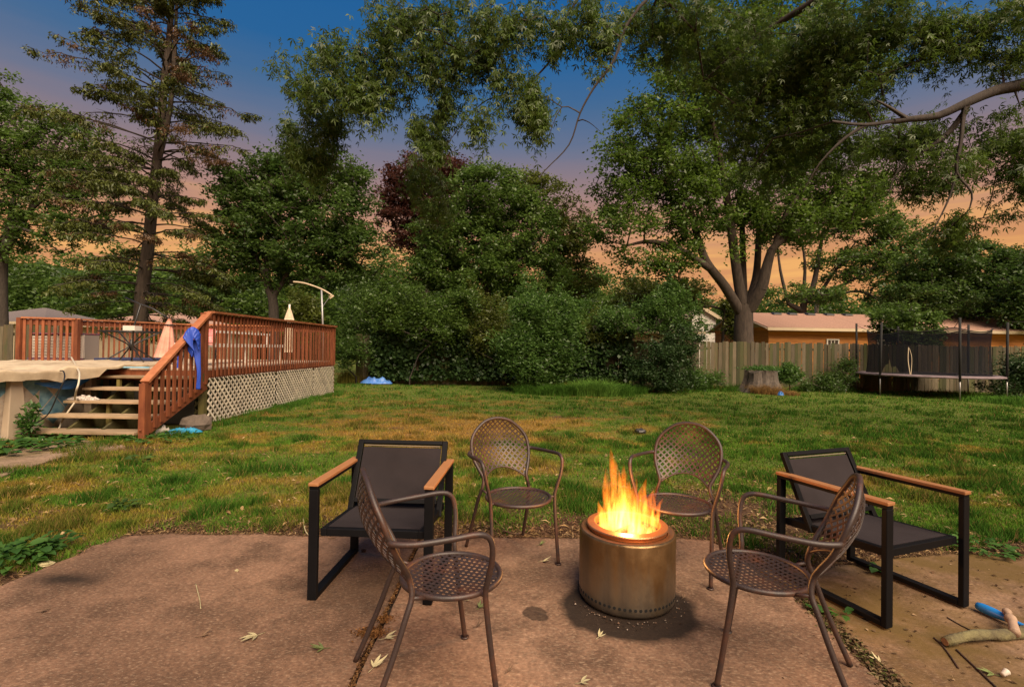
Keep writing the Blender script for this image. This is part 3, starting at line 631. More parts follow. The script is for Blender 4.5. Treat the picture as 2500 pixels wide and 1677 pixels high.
shrub('shrub', 'brownish green shrub with dead twigs behind the tallest bush', [E(1180,760,18.2,70,40), E(1220,800,18,60,50), E(1160,830,18,60,40), E(1440,800,18.3,70,50), E(1480,830,18,50,40)], 120, 11000, .18, .11, L_YEL, W(1200,930,18.2), shoots=20)
shrub('shrub', 'small leafy bush at the foot of the fence right of the stump', [E(1928,915,17.6,26,24), E(1925,900,17.6,16,16)], 40, 3600, .10, .10, L_BUSH, W(1928,945,17.6))
shrub('shrub', 'low bushy growth left of the stump against the fence', [E(1720,930,17.2,45,22), E(1690,920,17.2,30,25)], 50, 5000, .12, .09, L_BUSH, W(1715,945,17.2))
shrub('shrub', 'tangled low bush at the right edge behind the trampoline leg', [E(2480,920,16.5,60,45), E(2440,950,16.3,40,25), E(2540,900,16.5,70,55)], 90, 9000, .16, .10, L_IVY, W(2480,960,16.4))
shrub('shrub', 'low weeds climbing the fence left of the trampoline', [E(2030,930,17.8,50,22), E(2060,900,17.9,25,30), E(2000,945,17.6,50,14)], 70, 5000, .13, .09, L_DARK, W(2035,950,17.8))
shrub('shrub', 'dark shrub beneath the trees just right of the far end of the deck', [E(880,800,19,55,50), E(860,860,17.5,40,40), E(900,740,19.5,60,40)], 110, 11000, .2, .12, L_DARK, W(870,900,18))
shrub('sumac_shrub', 'pale green fern leaved sapling behind the deck rail beside the beige parasol', [E(735,745,18,32,35), E(760,775,18,30,20)], 40, 4500, .14, .13, L_YEL, W(735,900,18))
# ivy on the fence
def ivy(x0, x1, n, lab, y0=805, y1=925):
    xs = RNG.uniform(x0, x1, n); ys = y0+(y1-y0)*RNG.random(n); keep = (~((xs > 1052+30*RNG.random(n)) & (xs < 1110-25*RNG.random(n)) & (ys > 845+25*RNG.random(n)) & (ys < 895+20*RNG.random(n)) & (RNG.random(n) < .9))) & (fbm(xs/34, ys/34, 55, 3)+.22*(1-abs((xs-(x0+x1)/2)/((x1-x0)/2))) > .44); xs, ys = xs[keep], ys[keep]
    P = np.array([tuple(W(a, b_, 18.25-RNG.random()*.35*(.5+vnoise(np.array([a/30.]), np.array([b_/30.]), 5)[0]))) for a, b_ in zip(xs, ys)]); P[:, 2] = np.clip(P[:, 2], .03, 2.1)
    t = leaves('ivy', P, .14, L_IVY, None, droop=.8, lobes=1, asp=.9); tag(t, lab, 'ivy', kind='stuff')
ivy(905, 1250, 9000, 'thick dark ivy climbing the fence left of the tallest bush'); ivy(1250, 1545, 7000, 'dark ivy on the fence between the tallest bush and the bare board gap', 800)

# ------------------------------------------------------------------ OVERHANGING SILVER MAPLE (its trunk stands right of the picture)
def overhang():
    base = Vector((11.2, 7.5, 0)); t = thing('silver_maple', 'silver maple whose long limbs and hanging leaves reach in over the top and right', 'tree', base); T = Tree()
    T.path([(11.2,7.5,0), (11.0,7.5,2), (10.6,7.4,3.6), (10.3,7.3,5.2), (9.6,7.4,7.2), (8.8,7.8,9)], -1, 4, (.42,.22))
    lim = [w(2600,170,7.2), w(2500,206,7.0), w(2430,222,7.0), w(2359,252,6.9), w(2290,283,6.9), w(2216,292,6.8), w(2114,306,6.8), w(2032,297,6.8)]
    T.path([(10.6,7.4,3.8), (9.4,7.3,4.6)]+lim, T.nearest((10.6,7.4,3.8)), 3, (.115,.018))
    T.path([w(2369,256,6.9), w(2320,320,7), w(2287,348,7), w(2235,385,7.1), w(2190,420,7.1), w(2170,470,7.1)], T.nearest(w(2369,256,6.9)), 3, (.045,.008))
    T.path([w(2354,262,6.9), w(2345,350,6.8), w(2335,420,6.8), w(2372,470,6.8), w(2366,512,6.8)], T.nearest(w(2354,262,6.9)), 3, (.035,.008))
    T.path([w(2335,420,6.8), w(2318,480,6.8), w(2290,540,6.8), w(2260,590,6.8)], T.nearest(w(2335,420,6.8)), 3, (.02,.005))
    T.path([w(2216,292,6.8), w(2170,262,6.7), w(2140,246,6.6)], T.nearest(w(2216,292,6.8)), 3, (.035,.01))
    T.path([w(2114,306,6.8), w(2060,340,6.8), w(2000,400,6.8), w(1960,470,6.9)], T.nearest(w(2114,306,6.8)), 3, (.03,.006))
    # high boughs out of the picture that carry the hanging foliage
    T.path([(9.6,7.4,7.2), (8,7.2,7.6), (6.2,7,7.6), (4,6.8,7.6), (2,6.8,7.4), (0,6.8,7.0), (-1.4,6.8,6.5)], T.nearest((9.6,7.4,7.2)), 4, (.2,.04))
    T.path([(6.2,7,7.6), (5.4,8.4,7.6), (4.6,9.4,7.4), (3.9,10,7)], T.nearest((6.2,7,7.6)), 4, (.1,.03))
    T.path([(10.3,7.3,5.2), w(2560,-10,8), w(2491,0,7.6), w(2420,70,7.5), w(2359,163,7.4)], T.nearest((10.3,7.3,5.2)), 3, (.08,.02))
    n0 = T.path([(3.2,6.8,7.6), w(1560,20,6.6), w(1500,146,6.5), w(1450,215,6.5), w(1416,277,6.5), w(1389,354,6.5), w(1331,416,6.5), w(1312,443,6.5)], T.nearest((3.2,6.8,7.6)), 4, (.026,.004))
    T.path([(1.6,6.8,7.3), w(1370,60,6.8), w(1350,140,6.8), w(1270,220,6.8), w(1190,245,6.8), w(1130,300,6.8), w(1075,380,6.8)], T.nearest((1.6,6.8,7.3)), 4, (.022,.004))
    T.path([w(1416,277,6.5), w(1372,262,6.5), w(1340,330,6.5)], T.nearest(w(1416,277,6.5)), 3, (.012,.004))
    T.path([w(1416,290,6.5), w(1440,300,6.5), w(1466,322,6.5)], T.nearest(w(1416,290,6.5)), 3, (.01,.003))
    bare = len(T.p)
    ells = [E(740,140,6.6,60,26), E(820,125,6.6,70,32), E(760,215,6.6,60,25), E(860,210,6.6,80,55), E(950,60,6.6,50,70), E(960,190,6.8,70,60), E(900,255,6.7,40,45), E(1060,140,6.7,80,60), E(1040,40,6.6,80,50),
            E(1080,250,6.8,50,60), E(1020,310,6.8,20,16,w=500), E(1060,350,6.8,32,26,w=1400), E(1180,60,6.6,120,60), E(1200,160,6.7,90,50), E(1280,230,6.6,70,50), E(1310,290,6.6,30,35,w=1600), E(1180,290,6.6,26,45,w=1500), E(1340,60,6.6,80,70), E(1450,60,6.6,80,60), E(1440,155,6.6,28,26,w=900),
            E(800,290,7.2,65,60,w=3800), E(770,380,7.4,70,50,w=4000), E(720,330,7.4,35,45,w=1800),
            E(1040,430,8,50,45,w=1800), E(1070,500,8,50,40,w=900)]
    ells2 = [E(1620,60,8,120,90), E(1760,120,8.6,130,110), E(1850,250,9,120,110), E(1950,180,8.6,130,120), E(2060,90,8,140,110), E(2010,330,8.6,120,90), E(1880,380,9,110,80), E(2180,60,7.6,110,80), E(2280,120,7.4,100,60), E(2400,60,7.2,120,70), E(2120,220,7.8,70,60),
             E(2440,330,7.2,80,70), E(2500,420,7.2,60,80,w=3500), E(2280,400,7.2,90,60,w=4200), E(2230,440,7.2,70,40,w=2200), E(2420,480,7.4,50,60,w=1800), E(2340,560,7.6,70,50,w=3000), E(2210,330,7.4,70,50), E(2480,130,7,70,60)]
    for nm, el, ncl, nl, sh, dr in (('near', ells, 400, 17000, (.085,.085,.135), 2.0), ('far', ells2, 620, 36000, (.15,.15,.10), .9)):
        C = ell_sample(el, ncl, 2.2); T.attach(C, 4, upw=.0)
        idx = RNG.integers(0, ncl, nl); P = C[idx]+RNG.normal(size=(nl, 3))*np.array(sh)*RNG.uniform(.5,1.2,ncl)[idx][:,None]
        P[:, 2] -= sh[2]*.5; leaves('crown', P, .098, L_NEAR, t, droop=dr, lobes=3, asp=.21, tint=np.clip(RNG.random(nl)*.5+.5*RNG.random(ncl)[idx], 0, 1))
    T.mesh(.0035, .045, .6)[0].build('trunk', BARK_D, t, smooth=True)
overhang()
# ------------------------------------------------------------------ FENCE
FB = [mat('fence_board', (.098,.067,.036), .92, var=.65, scale=3.2, base2=(.055,.058,.024), stretch=(6,6,.8), bump=.7, bscale=22),
      mat('mossy_fence_board', (.066,.060,.022), .92, var=.6, scale=3.2, base2=(.042,.050,.016), stretch=(6,6,.8), bump=.7, bscale=22),
      mat('grey_fence_board', (.125,.097,.062), .92, var=.55, scale=3.2, base2=(.08,.068,.040), stretch=(6,6,.8), bump=.7, bscale=22)]
def board_mesh(w_, h_, t_, m, sd):
    r = random.Random(sd); mb = MB(); a = r.uniform(-.012, .012)
    vs = [(-w_/2,0,0),(w_/2,0,0),(w_/2,t_,0),(-w_/2,t_,0),(-w_/2+a*.4,0,h_-.02),(-w_/2+.02,0,h_+a),(w_/2-.02,0,h_-a*.5),(w_/2,0,h_-.025)]
    vs += [(x, t_, z) for x, y, z in vs[4:]]
    mb.add(vs, [(0,1,7,6,5,4),(3,8,9,10,11,2),(0,4,8,3),(1,2,11,7),(4,5,9,8),(5,6,10,9),(6,7,11,10),(0,3,2,1)])
    return mb.mesh('board', m)
def fence(label, p0, p1, h_, bw=.14, seed=1, posts=True, bias=0):
    p0 = Vector(p0); p1 = Vector(p1); d = p1-p0; L_ = d.length; t = thing('board_fence', label, 'fence', p0, math.atan2(d.y, d.x)); r = random.Random(seed)
    ms = [board_mesh(bw-.008, h_, .018, FB[k % 3], k) for k in range(9)]; n = int(L_/bw)
    for i in range(n):
        me = ms[r.randrange(9)]; o = bpy.data.objects.new('board', me); link(o, t); o.location = (i*bw+bw/2, r.uniform(-.010, .010), r.uniform(-.05, .02)); o.rotation_euler = (r.uniform(-.012,.012), r.uniform(-.012, .012), r.uniform(-.03,.03))
    for z in (.35, h_-.3): 
        mb = MB(); mb.box(0, L_, .03, .075, z, z+.09); mb.build('rail', FB[0], t, world=False)
    for i in range(0, int(L_/2.4)+1):
        mb = MB(); mb.box(i*2.4, i*2.4+.09, .078, .168, 0, h_-.05); mb.build('post', FB[0], t, world=False)
fl = lambda x, y: (W(x, y, 18.45).x)
fence('long weathered board fence with green moss stains running behind the trampoline', (W(1545,900,18.4).x,18.4,0), (W(2640,900,18.9).x,18.9,0), 1.76, seed=3)
fence('old grey board fence half hidden by ivy and shrubs in the middle', (W(868,900,18.3).x,18.3,0), (W(1543,900,18.4).x,18.4,0), 1.83, seed=5)
fence('short grey board fence at the left edge beyond the pool', (-19.0,13.4,0), (-12.45,13.6,0), 1.80, bw=.15, seed=8)

# ------------------------------------------------------------------ HOUSES
SHING = mat('roof_shingle', (.42,.25,.185), .95, var=.3, scale=14, stretch=(1,1,1), bump=.5, bscale=60, seeds=False)
SHG = mat('grey_shingle', (.16,.13,.125), .95, var=.3, scale=14, bump=.5, bscale=60, seeds=False)
SHD = mat('dark_shingle', (.085,.06,.045), .95, var=.45, scale=3, bump=.5, bscale=60, seeds=False)
SIDE = mat('orange_wood_siding', (.55,.23,.045), .7, var=.35, scale=2.2, base2=(.34,.115,.022), stretch=(.35,.35,5), bump=.2, bscale=20)
CREAM = mat('cream_paint', (.50,.40,.27), .7, var=.12, scale=2); WHITE = mat('white_paint', (.62,.58,.52), .6, var=.08, scale=3)
DARK = mat('dark_metal', (.018,.017,.017), .5); GLASS = mat('window_glass', (.02,.025,.03), .08, spec=.9)
def window(parent, x0, x1, y, z0, z1, fm, fw=.06, bars=2):
    mb = MB(); 
    for a in ((x0-fw,x0,z0-fw,z1+fw),(x1,x1+fw,z0-fw,z1+fw),(x0,x1,z0-fw,z0),(x0,x1,z1,z1+fw)): mb.box(a[0],a[1],y-.05,y-.003,a[2],a[3])
    f = mb.build('window', fm, parent)
    MB().box(x0, x1, y-.015, y-.006, z0, z1).build('pane', GLASS, f)
    b_ = MB()
    for i in range(1, bars+1): xx = x0+(x1-x0)*i/(bars+1); b_.box(xx-.02, xx+.02, y-.035, y-.018, z0+.002, z1-.002)
    b_.build('glazing_bar', fm, f)
def ranch():
    x0, x1, yf, yb, ze, zr = 14.25, 36, 27.3, 34.5, 2.90, 3.86; yr = 30.9
    t = thing('ranch_house', 'long low orange wood sided house with pink brown shingle roof behind the right fence', 'house', (x0, yf, 0))
    MB().box(x0+.03, x1, yf+.03, yb, 0, ze-.05).build('wall', SIDE, t)
    n = 13; hb = (ze-.05)/n
    pm = MB().box(0, x1-x0, 0, .022, 0, hb-.012).mesh('siding_board', SIDE)
    pm2 = MB().box(-.022, 0, 0, yb-yf, 0, hb-.012).mesh('siding_board', SIDE)
    for i in range(n):
        o = bpy.data.objects.new('siding_board', pm); link(o, t); o.location = (0, 0, i*hb); o.rotation_euler = (-.03, 0, 0)
        o = bpy.data.objects.new('siding_board', pm2); link(o, t); o.location = (.02, 0.02, i*hb)
    # gable
    g_ = MB().add([(x0,yf-.0,ze-.06),(x0,yb,ze-.06),(x0,yr,zr-.1),(x0+.06,yf,ze-.06),(x0+.06,yb,ze-.06),(x0+.06,yr,zr-.1)], [(0,2,1),(3,4,5),(0,1,4,3),(1,2,5,4),(2,0,3,5)]); g_.build('gable', CREAM, t)
    rf = MB(); a, b_ = x0-.35, x1+.4; yo = yf-.55; 
    sl_ = (zr-ze)/(yr-yf); zo = ze-.55*sl_
    rf.add([(a,yo,zo),(b_,yo,zo),(b_,yr,zr),(a,yr,zr),(a,yo,zo-.04),(b_,yo,zo-.04),(b_,yr,zr-.05),(a,yr,zr-.05)], [(0,1,2,3),(7,6,5,4),(0,4,5,1),(1,5,6,2),(3,2,6,7),(0,3,7,4)])
    yo2 = yb+.5; zo2 = zr-(yo2-yr)*sl_
    rf.add([(a,yr+.002,zr),(b_,yr+.002,zr),(b_,yo2,zo2),(a,yo2,zo2),(a,yr+.002,zr-.05),(b_,yr+.002,zr-.05),(b_,yo2,zo2-.05),(a,yo2,zo2-.05)], [(0,1,2,3),(7,6,5,4),(0,4,5,1),(1,5,6,2),(3,2,6,7),(0,3,7,4)])
    r_ = rf.build('roof', SHING, t)
    # shingle courses, raised
    k = 15; cm = MB().box(0, b_-a, -.12, .10, 0, .018).mesh('shingle_course', SHING)
    for i in range(k):
        f = (i+.5)/k; o = bpy.data.objects.new('shingle_course', cm); link(o, r_); base = wloc(t)
        o.location = Vector((a, yo+(yr-yo)*f, zo+(zr-zo)*f+.004))-base; o.rotation_euler = (math.atan(sl_)-.04, 0, 0)
    MB().box(a, b_, yo-.03, yo-.004, zo-.16, zo+.0).build('fascia', CREAM, t)
    bg_ = MB(); bg_.beam((a-.0,yo,zo-.06),(a,yr,zr-.06),.05,.15,(1,0,0)); bg_.beam((a,yo2,zo2-.06),(a,yr,zr-.06),.05,.15,(1,0,0)); bg_.build('barge_board', CREAM, t)
    vm = MB(); vm.box(-.22,.22,-.2,.16,0,.05); vm.add([(-.26,-.24,.05),(.26,-.24,.05),(.26,.2,.05),(-.26,.2,.05),(-.2,-.16,.11),(.2,-.16,.11),(.2,.14,.11),(-.2,.14,.11)],[(0,3,2,1),(4,5,6,7),(0,1,5,4),(1,2,6,5),(2,3,7,6),(3,0,4,7)]); vme = vm.mesh('roof_vent', DARK)
    for px in (1895,1933,1977,2023,2068,2129,2162,2422):
        o = bpy.data.objects.new('roof_vent', vme); link(o, r_); yy = yr-.45; o.location = Vector((W(px,768,yy).x, yy, zr-.45*sl_+.01))-wloc(t); o.rotation_euler = (math.atan(sl_), 0, 0)
    for px, w_ in ((2032,.42),(2155,.42)):
        x = W(px,830,yf).x; window(t, x-w_/1.5, x+w_/1.5, yf-.02, 1.55, 2.12, WHITE, .07)
    x = W(1849,833,yf+2).x
ranch()
# dark roofed house in the middle distance
def hiproof(name, label, x0, x1, y0, y1, zw, zr, rm, wm, inset, cat='house'):
    t = thing(name, label, cat, (x0, y0, 0)); MB().box(x0+.4, x1-.4, y0+.4, y1-.4, 0, zw).build('wall', wm, t)
    ym = (y0+y1)/2; r_ = MB(); r_.add([(x0,y0,zw-.05),(x1,y0,zw-.05),(x1,y1,zw-.05),(x0,y1,zw-.05),(x0+inset,ym,zr),(x1-inset,ym,zr)], [(0,1,5,4),(1,2,5),(2,3,4,5),(3,0,4),(3,2,1,0)]).build('roof', rm, t)
    f = MB(); f.box(x0-.03,x1+.03,y0-.03,y0-.004,zw-.2,zw-.04); f.box(x1+.004,x1+.03,y0,y1,zw-.2,zw-.04); f.build('fascia', CREAM, t); return t
t = hiproof('bungalow', 'low house with dark brown roof half hidden behind the feathery shrub', W(1455,800,33).x, W(1722,800,33).x, 33, 41, 2.75, 4.35, SHD, CREAM, 2.2)
window(t, W(1688,805,33.4).x, W(1706,805,33.4).x, 33.4, 1.9, 2.4, WHITE)
hiproof('bungalow', 'neighbouring house with brown hipped roof behind the deck rail on the left', W(150,800,32).x, W(460,800,32).x, 32, 41, 2.55, 3.75, SHING, CREAM, 4.0)
hiproof('bungalow', 'grey roofed house at the far left beyond the fence', W(-160,800,30).x, W(108,800,30).x, 30, 37, 2.60, 3.65, SHG, CREAM, 3.2)
def whitehouse():
    D = 40; xa, xb = W(1690,800,D).x, W(1748,800,D).x; zt = W(1748,777,D).z; za = W(1708,752,D).z
    t = thing('white_house', 'white sided gable house with black shutters seen left of the big maple trunk', 'house', ((xa+xb)/2, D, 0)); xm = xa+(xb-xa)*.30
    MB().add([(xa,D,0),(xb,D,0),(xb,D,zt),(xm,D,za),(xa,D,zt+.3),(xa,D+7,0),(xb,D+7,0),(xb,D+7,zt),(xm,D+7,za),(xa,D+7,zt+.3)], [(0,1,2,3,4),(9,8,7,6,5),(0,5,6,1),(1,6,7,2),(2,7,8,3),(3,8,9,4),(4,9,5,0)]).build('wall', WHITE, t)
    n = 14; sb_ = MB().box(0, xb-xa, 0, .03, 0, .17).mesh('siding_board', WHITE)
    for i in range(n): o = bpy.data.objects.new('siding_board', sb_); link(o, t); o.location = (xa-(xa+xb)/2, -.035, i*.185); o.rotation_euler = (-.05, 0, 0)
    r_ = MB(); r_.beam((xm,D-.3,za+.08),(xb+.45,D-.3,zt-.18),.25,.12,(0,1,0)); r_.add([(xm,D-.2,za+.15),(xb+.45,D-.2,zt-.1),(xb+.45,D+7.2,zt-.1),(xm,D+7.2,za+.15)], [(0,1,2,3)]); r_.add([(xm,D-.2,za+.15),(xa-.4,D-.2,zt+.0),(xa-.4,D+7.2,zt+.0),(xm,D+7.2,za+.15)], [(0,1,2,3)]); r_.build('roof', CREAM, t)
    z0, z1 = W(1730,808,D).z, W(1730,792,D).z; x0, x1 = W(1731,800,D).x, W(1738,800,D).x; window(t, x0, x1, D-.06, z0, z1, WHITE)
    for a in (1720, 1741): xx = W(a,800,D).x; MB().box(xx, xx+.18, D-.11, D-.062, z0, z1).build('shutter', DARK, t)
    z2 = W(1725,808,D).z; window(t, W(1724,800,D).x, W(1727,800,D).x, D-.06, z2, z1, WHITE, bars=0)
whitehouse()
pb = W(1994,760,38); t = thing('utility_pole', 'pale pole standing between the stems of the tree behind the orange house', 'pole', (pb.x, 38, 0)); MB().tube([(pb.x,38,0),(pb.x,38,W(1994,722,38).z)], [.16,.13], 10).build('pole', CREAM, t, smooth=True); zt_ = W(1994,724,38).z; MB().box(pb.x-.1,pb.x+.9,37.8,37.84,zt_-.4,zt_-.05).build('bracket', CREAM, t)

# ------------------------------------------------------------------ DECK
CED = mat('cedar_stain', (.225,.066,.022), .7, var=.45, scale=4, base2=(.14,.036,.012), stretch=(4,4,1), bump=.25, bscale=30)
CEDT = mat('worn_cedar_rail', (.36,.135,.055), .7, var=.35, scale=5, base2=(.25,.075,.026), bump=.2, bscale=30)
PALE = mat('worn_deck_board', (.52,.40,.29), .8, var=.25, scale=4, bump=.3, bscale=30)
TREAD = mat('worn_tread', (.36,.25,.155), .8, var=.4, scale=3, base2=(.20,.14,.075), stretch=(.5,3,1), bump=.4, bscale=25)
GRN = mat('treated_post', (.085,.072,.018), .85, var=.5, scale=5, bump=.4, bscale=30)
LATT = mat('weathered_white_lattice', (.78,.70,.56), .8, var=.35, scale=6)
DECKX = -5.15; Y0, Y1 = 8.35, 14.3; ZD, ZT, ZB = .93, 1.90, .80
DK = thing('pool_deck', 'raised orange stained pool deck with baluster rails, white lattice skirt and open stair', 'deck', (DECKX, Y0, 0))
def rail(p0, p1, zt, zb, n, name='baluster', sx=.036, face=None, z0t=None, apron=True, top=CEDT):
    """slanting or level run of railing from p0 to p1 (xy), rail tops z in zt pair, baluster feet z in zb pair"""
    p0 = Vector((*p0, 0)); p1 = Vector((*p1, 0)); d = (p1-p0).normalized(); nr = Vector((d.y, -d.x, 0))
    MB().beam(p0+Vector((0,0,zt[0])), p1+Vector((0,0,zt[1])), .13, .036).build('top_rail', top, DK)
    MB().beam(p0+nr*-.022+Vector((0,0,zt[0]-.09)), p1+nr*-.022+Vector((0,0,zt[1]-.09)), .034, .12).build('rail_board', CED, DK)
    for i in range(n):
        f = (i+.5)/n; p = p0.lerp(p1, f)+nr*.020; a = zb[0]+(zb[1]-zb[0])*f; b_ = zt[0]+(zt[1]-zt[0])*f-.022
        mb = MB(); ang = math.atan2(d.y, d.x); c, s = math.cos(ang)*sx/2, math.sin(ang)*sx/2
        mb.beam((0,0,0), (random.uniform(-.003,.003),0,b_-a), sx, sx*.52, (0,1,0)); me = mb.mesh('baluster', CED)
        o = bpy.data.objects.new(name, me); link(o, DK); o.location = p+Vector((0,0,a))-wloc(DK); o.rotation_euler = (0, 0, ang)
rail((DECKX, Y0+.05), (DECKX, Y1), (ZT, ZT+.02), (ZB, ZB+.02), 50)
MB().box(DECKX-.09, DECKX-.045, Y0, Y1, ZD-.21, ZD-.032).build('rim_joist', CED, DK)
rail((-9.2,13.9), (DECKX-.0,14.3), (ZT,ZT), (ZB,ZB), 34); rail((-10.5,11.9), (-9.2,13.9), (ZT,ZT), (ZB,ZB), 22)
rail((-10.9,11.0), (-10.45,11.72), (ZT-.02,ZT-.02), (ZB,ZB), 0)
# left panel, facing the camera
rail((-10.92,10.95), (-10.02,11.3), (ZT-.02,ZT-.02), (ZB,ZB), 9, sx=.05); 
rail((-10.02,11.3), (-10.5,11.9), (ZT-.02,ZT), (ZB,ZB), 6)
for (x, y, z) in ((-10.95,10.93,ZT), (-10.0,11.30,ZT), (-9.2,13.9,ZT), (DECKX-.06,Y1-.02,ZT), (-10.5,11.9,ZT)):
    MB().box(x-.045, x+.045, y-.045, y+.045, 0, z-.022).build('post', CED, DK)
MB().box(DECKX-.10, DECKX-.005, Y0-.09, Y0+.0, 0, .86).build('corner_post', GRN, DK)
MB().box(DECKX-.10, DECKX-.01, Y0-.085, Y0-.0, .862, ZT-.022).build('corner_post', CED, DK)
# deck boards run across
yb_ = Y0; bi = 0; me_cache = {}
while yb_ < Y1-.1:
    xl = -11.2 if yb_ > 10.9 else -8.0
    if yb_ > 11.9: xl = -10.4+(yb_-11.9)*.6
    if yb_ > 13.95: xl = -8.6
    k = round(xl, 1)
    if k not in me_cache: me_cache[k] = MB().box(k-DECKX, -.095, 0, .134, ZD-.03, ZD).mesh('deck_board', PALE)
    o = bpy.data.objects.new('deck_board', me_cache[k]); link(o, DK); o.location = (0, yb_-Y0+.003, RNG.uniform(-.002,.002)); yb_ += .14
MB().box(-7.0, DECKX-.1, Y0-.04, Y0-.002, ZD-.20, ZD-.035).build('fascia', CED, DK)
# lattice skirt: two crossing layers of slats
def lattice(x, ya, yb, za, zb, sp=.118, wd=.034, flip=False, m=LATT, n0=0):
    L_ = yb-ya; Hh = zb-za; k = -Hh
    for layer, sg in ((0, 1), (1, -1)):
        k = -Hh
        while k < L_:
            a0, a1 = k, k+Hh     # 45 degree slat from (a0,za) to (a1,zb) when sg=1
            s0 = max(0, -a0); s1 = min(Hh, L_-a0)
            if s1-s0 > .06:
                p = [(a0+s0, s0), (a0+s1, s1)]
                if sg < 0: p = [(L_-q[0], q[1]) for q in p]
                xx = x+(.007 if layer else -.007)
                yield (xx, ya+p[0][0], za+p[0][1]), (xx, ya+p[1][0], za+p[1][1])
            k += sp
def put_lattice(*a, wd=.034, parent=DK, m=LATT, flipx=False, **kw):
    for p0, p1 in lattice(*a, **kw):
        if flipx: p0 = (p0[1], p0[0], p0[2]); p1 = (p1[1], p1[0], p1[2])
        MB().beam(p0, p1, wd, .008, (0,1,0) if flipx else (1,0,0)).build('lattice_slat', m, parent)
zl = .02
for (ya, yb2, sp) in ((8.36, 10.75, .132), (10.80, 12.75, .115), (12.8, 14.25, .108)):
    for p0, p1 in lattice(DECKX+.0, ya, yb2, zl, ZB-.03, sp): MB().beam(p0, p1, .034, .008, (1,0,0)).build('lattice_slat', LATT, DK)
MB().box(DECKX-.045, DECKX-.002, Y0, Y1, ZB-.075, ZB-.035).build('skirt_rail', GRN, DK)
for p0, p1 in lattice(Y0-.02, -6.4, DECKX-.12, zl, ZD-.25, .13): MB().beam((p0[1],p0[0],p0[2]), (p1[1],p1[0],p1[2]), .034, .008, (0,1,0)).build('lattice_slat', GRN, DK)
for y in (9.9, 11.4, 12.9): MB().box(-6.6, -6.5, y, y+.09, 0, ZD-.03).build('post', GRN, DK); MB().box(DECKX-.2, DECKX-.11, y, y+.09, 0, ZD-.03).build('post', GRN, DK)
for x in (-7.4, -8.2): MB().box(x, x+.09, 10.9, 10.99, 0, ZD-.03).build('post', GRN, DK)
DB = mat('underdeck_shade', (.02,.016,.010), .9)
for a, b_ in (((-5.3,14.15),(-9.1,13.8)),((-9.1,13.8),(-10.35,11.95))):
    a, b_ = Vector((*a,.45)), Vector((*b_,.45)); MB().beam(a, b_, .02, .86).build('rear_shade_screen', DB, DK)  # added near-black screens, so the space behind the lattice looks dark
# stair
ST = [(6.88,.10),(7.19,.28),(7.49,.46),(7.79,.635),(8.08,.81)]; XL, XR = -6.86, -5.26
for i, (y, z) in enumerate(ST):
    mb = MB().box(XL+(0.0 if i<2 else .02*i), XR, y, y+.285, z-.040, z); o = mb.build('stair_tread', TREAD, DK, bevel=.006)
for x in (-6.4, -5.9):
    mb = MB(); mb.add([(x,6.95,0),(x,8.30,0),(x,8.30,.72),(x,7.0,.055),(x+.04,6.95,0),(x+.04,8.30,0),(x+.04,8.30,.72),(x+.04,7.0,.055)], [(0,3,2,1),(4,5,6,7),(0,1,5,4),(1,2,6,5),(2,3,7,6),(3,0,4,7)]); mb.build('stringer', GRN, DK)
MB().box(-6.75,-5.35,8.31,8.33,0,.72).build('stair_shade_panel', mat('underdeck_shade', (.02,.016,.010), .9), DK)  # first sheet is near black, painting the shade under the deck behind the treads
for i, (x,y,h_) in enumerate(((-6.25,7.6,.40),(-5.75,7.9,.58),(-6.5,8.1,.75))): MB().box(x,x+.05,y,y+.05,0,h_).build('post', mat('yellowed_post', (.15,.12,.03), .8), DK)
# stair rail
rail((-5.20,6.98), (DECKX+.0,8.33), (.80,1.885), (.04,.71), 11, sx=.052)
MB().beam((-5.205,6.94,.065), (-5.16,8.30,.66), .034, .14).build('bottom_rail', CED, DK)
MB().box(-5.245,-5.155,6.93,7.02,0,.78).build('newel_post', CED, DK)

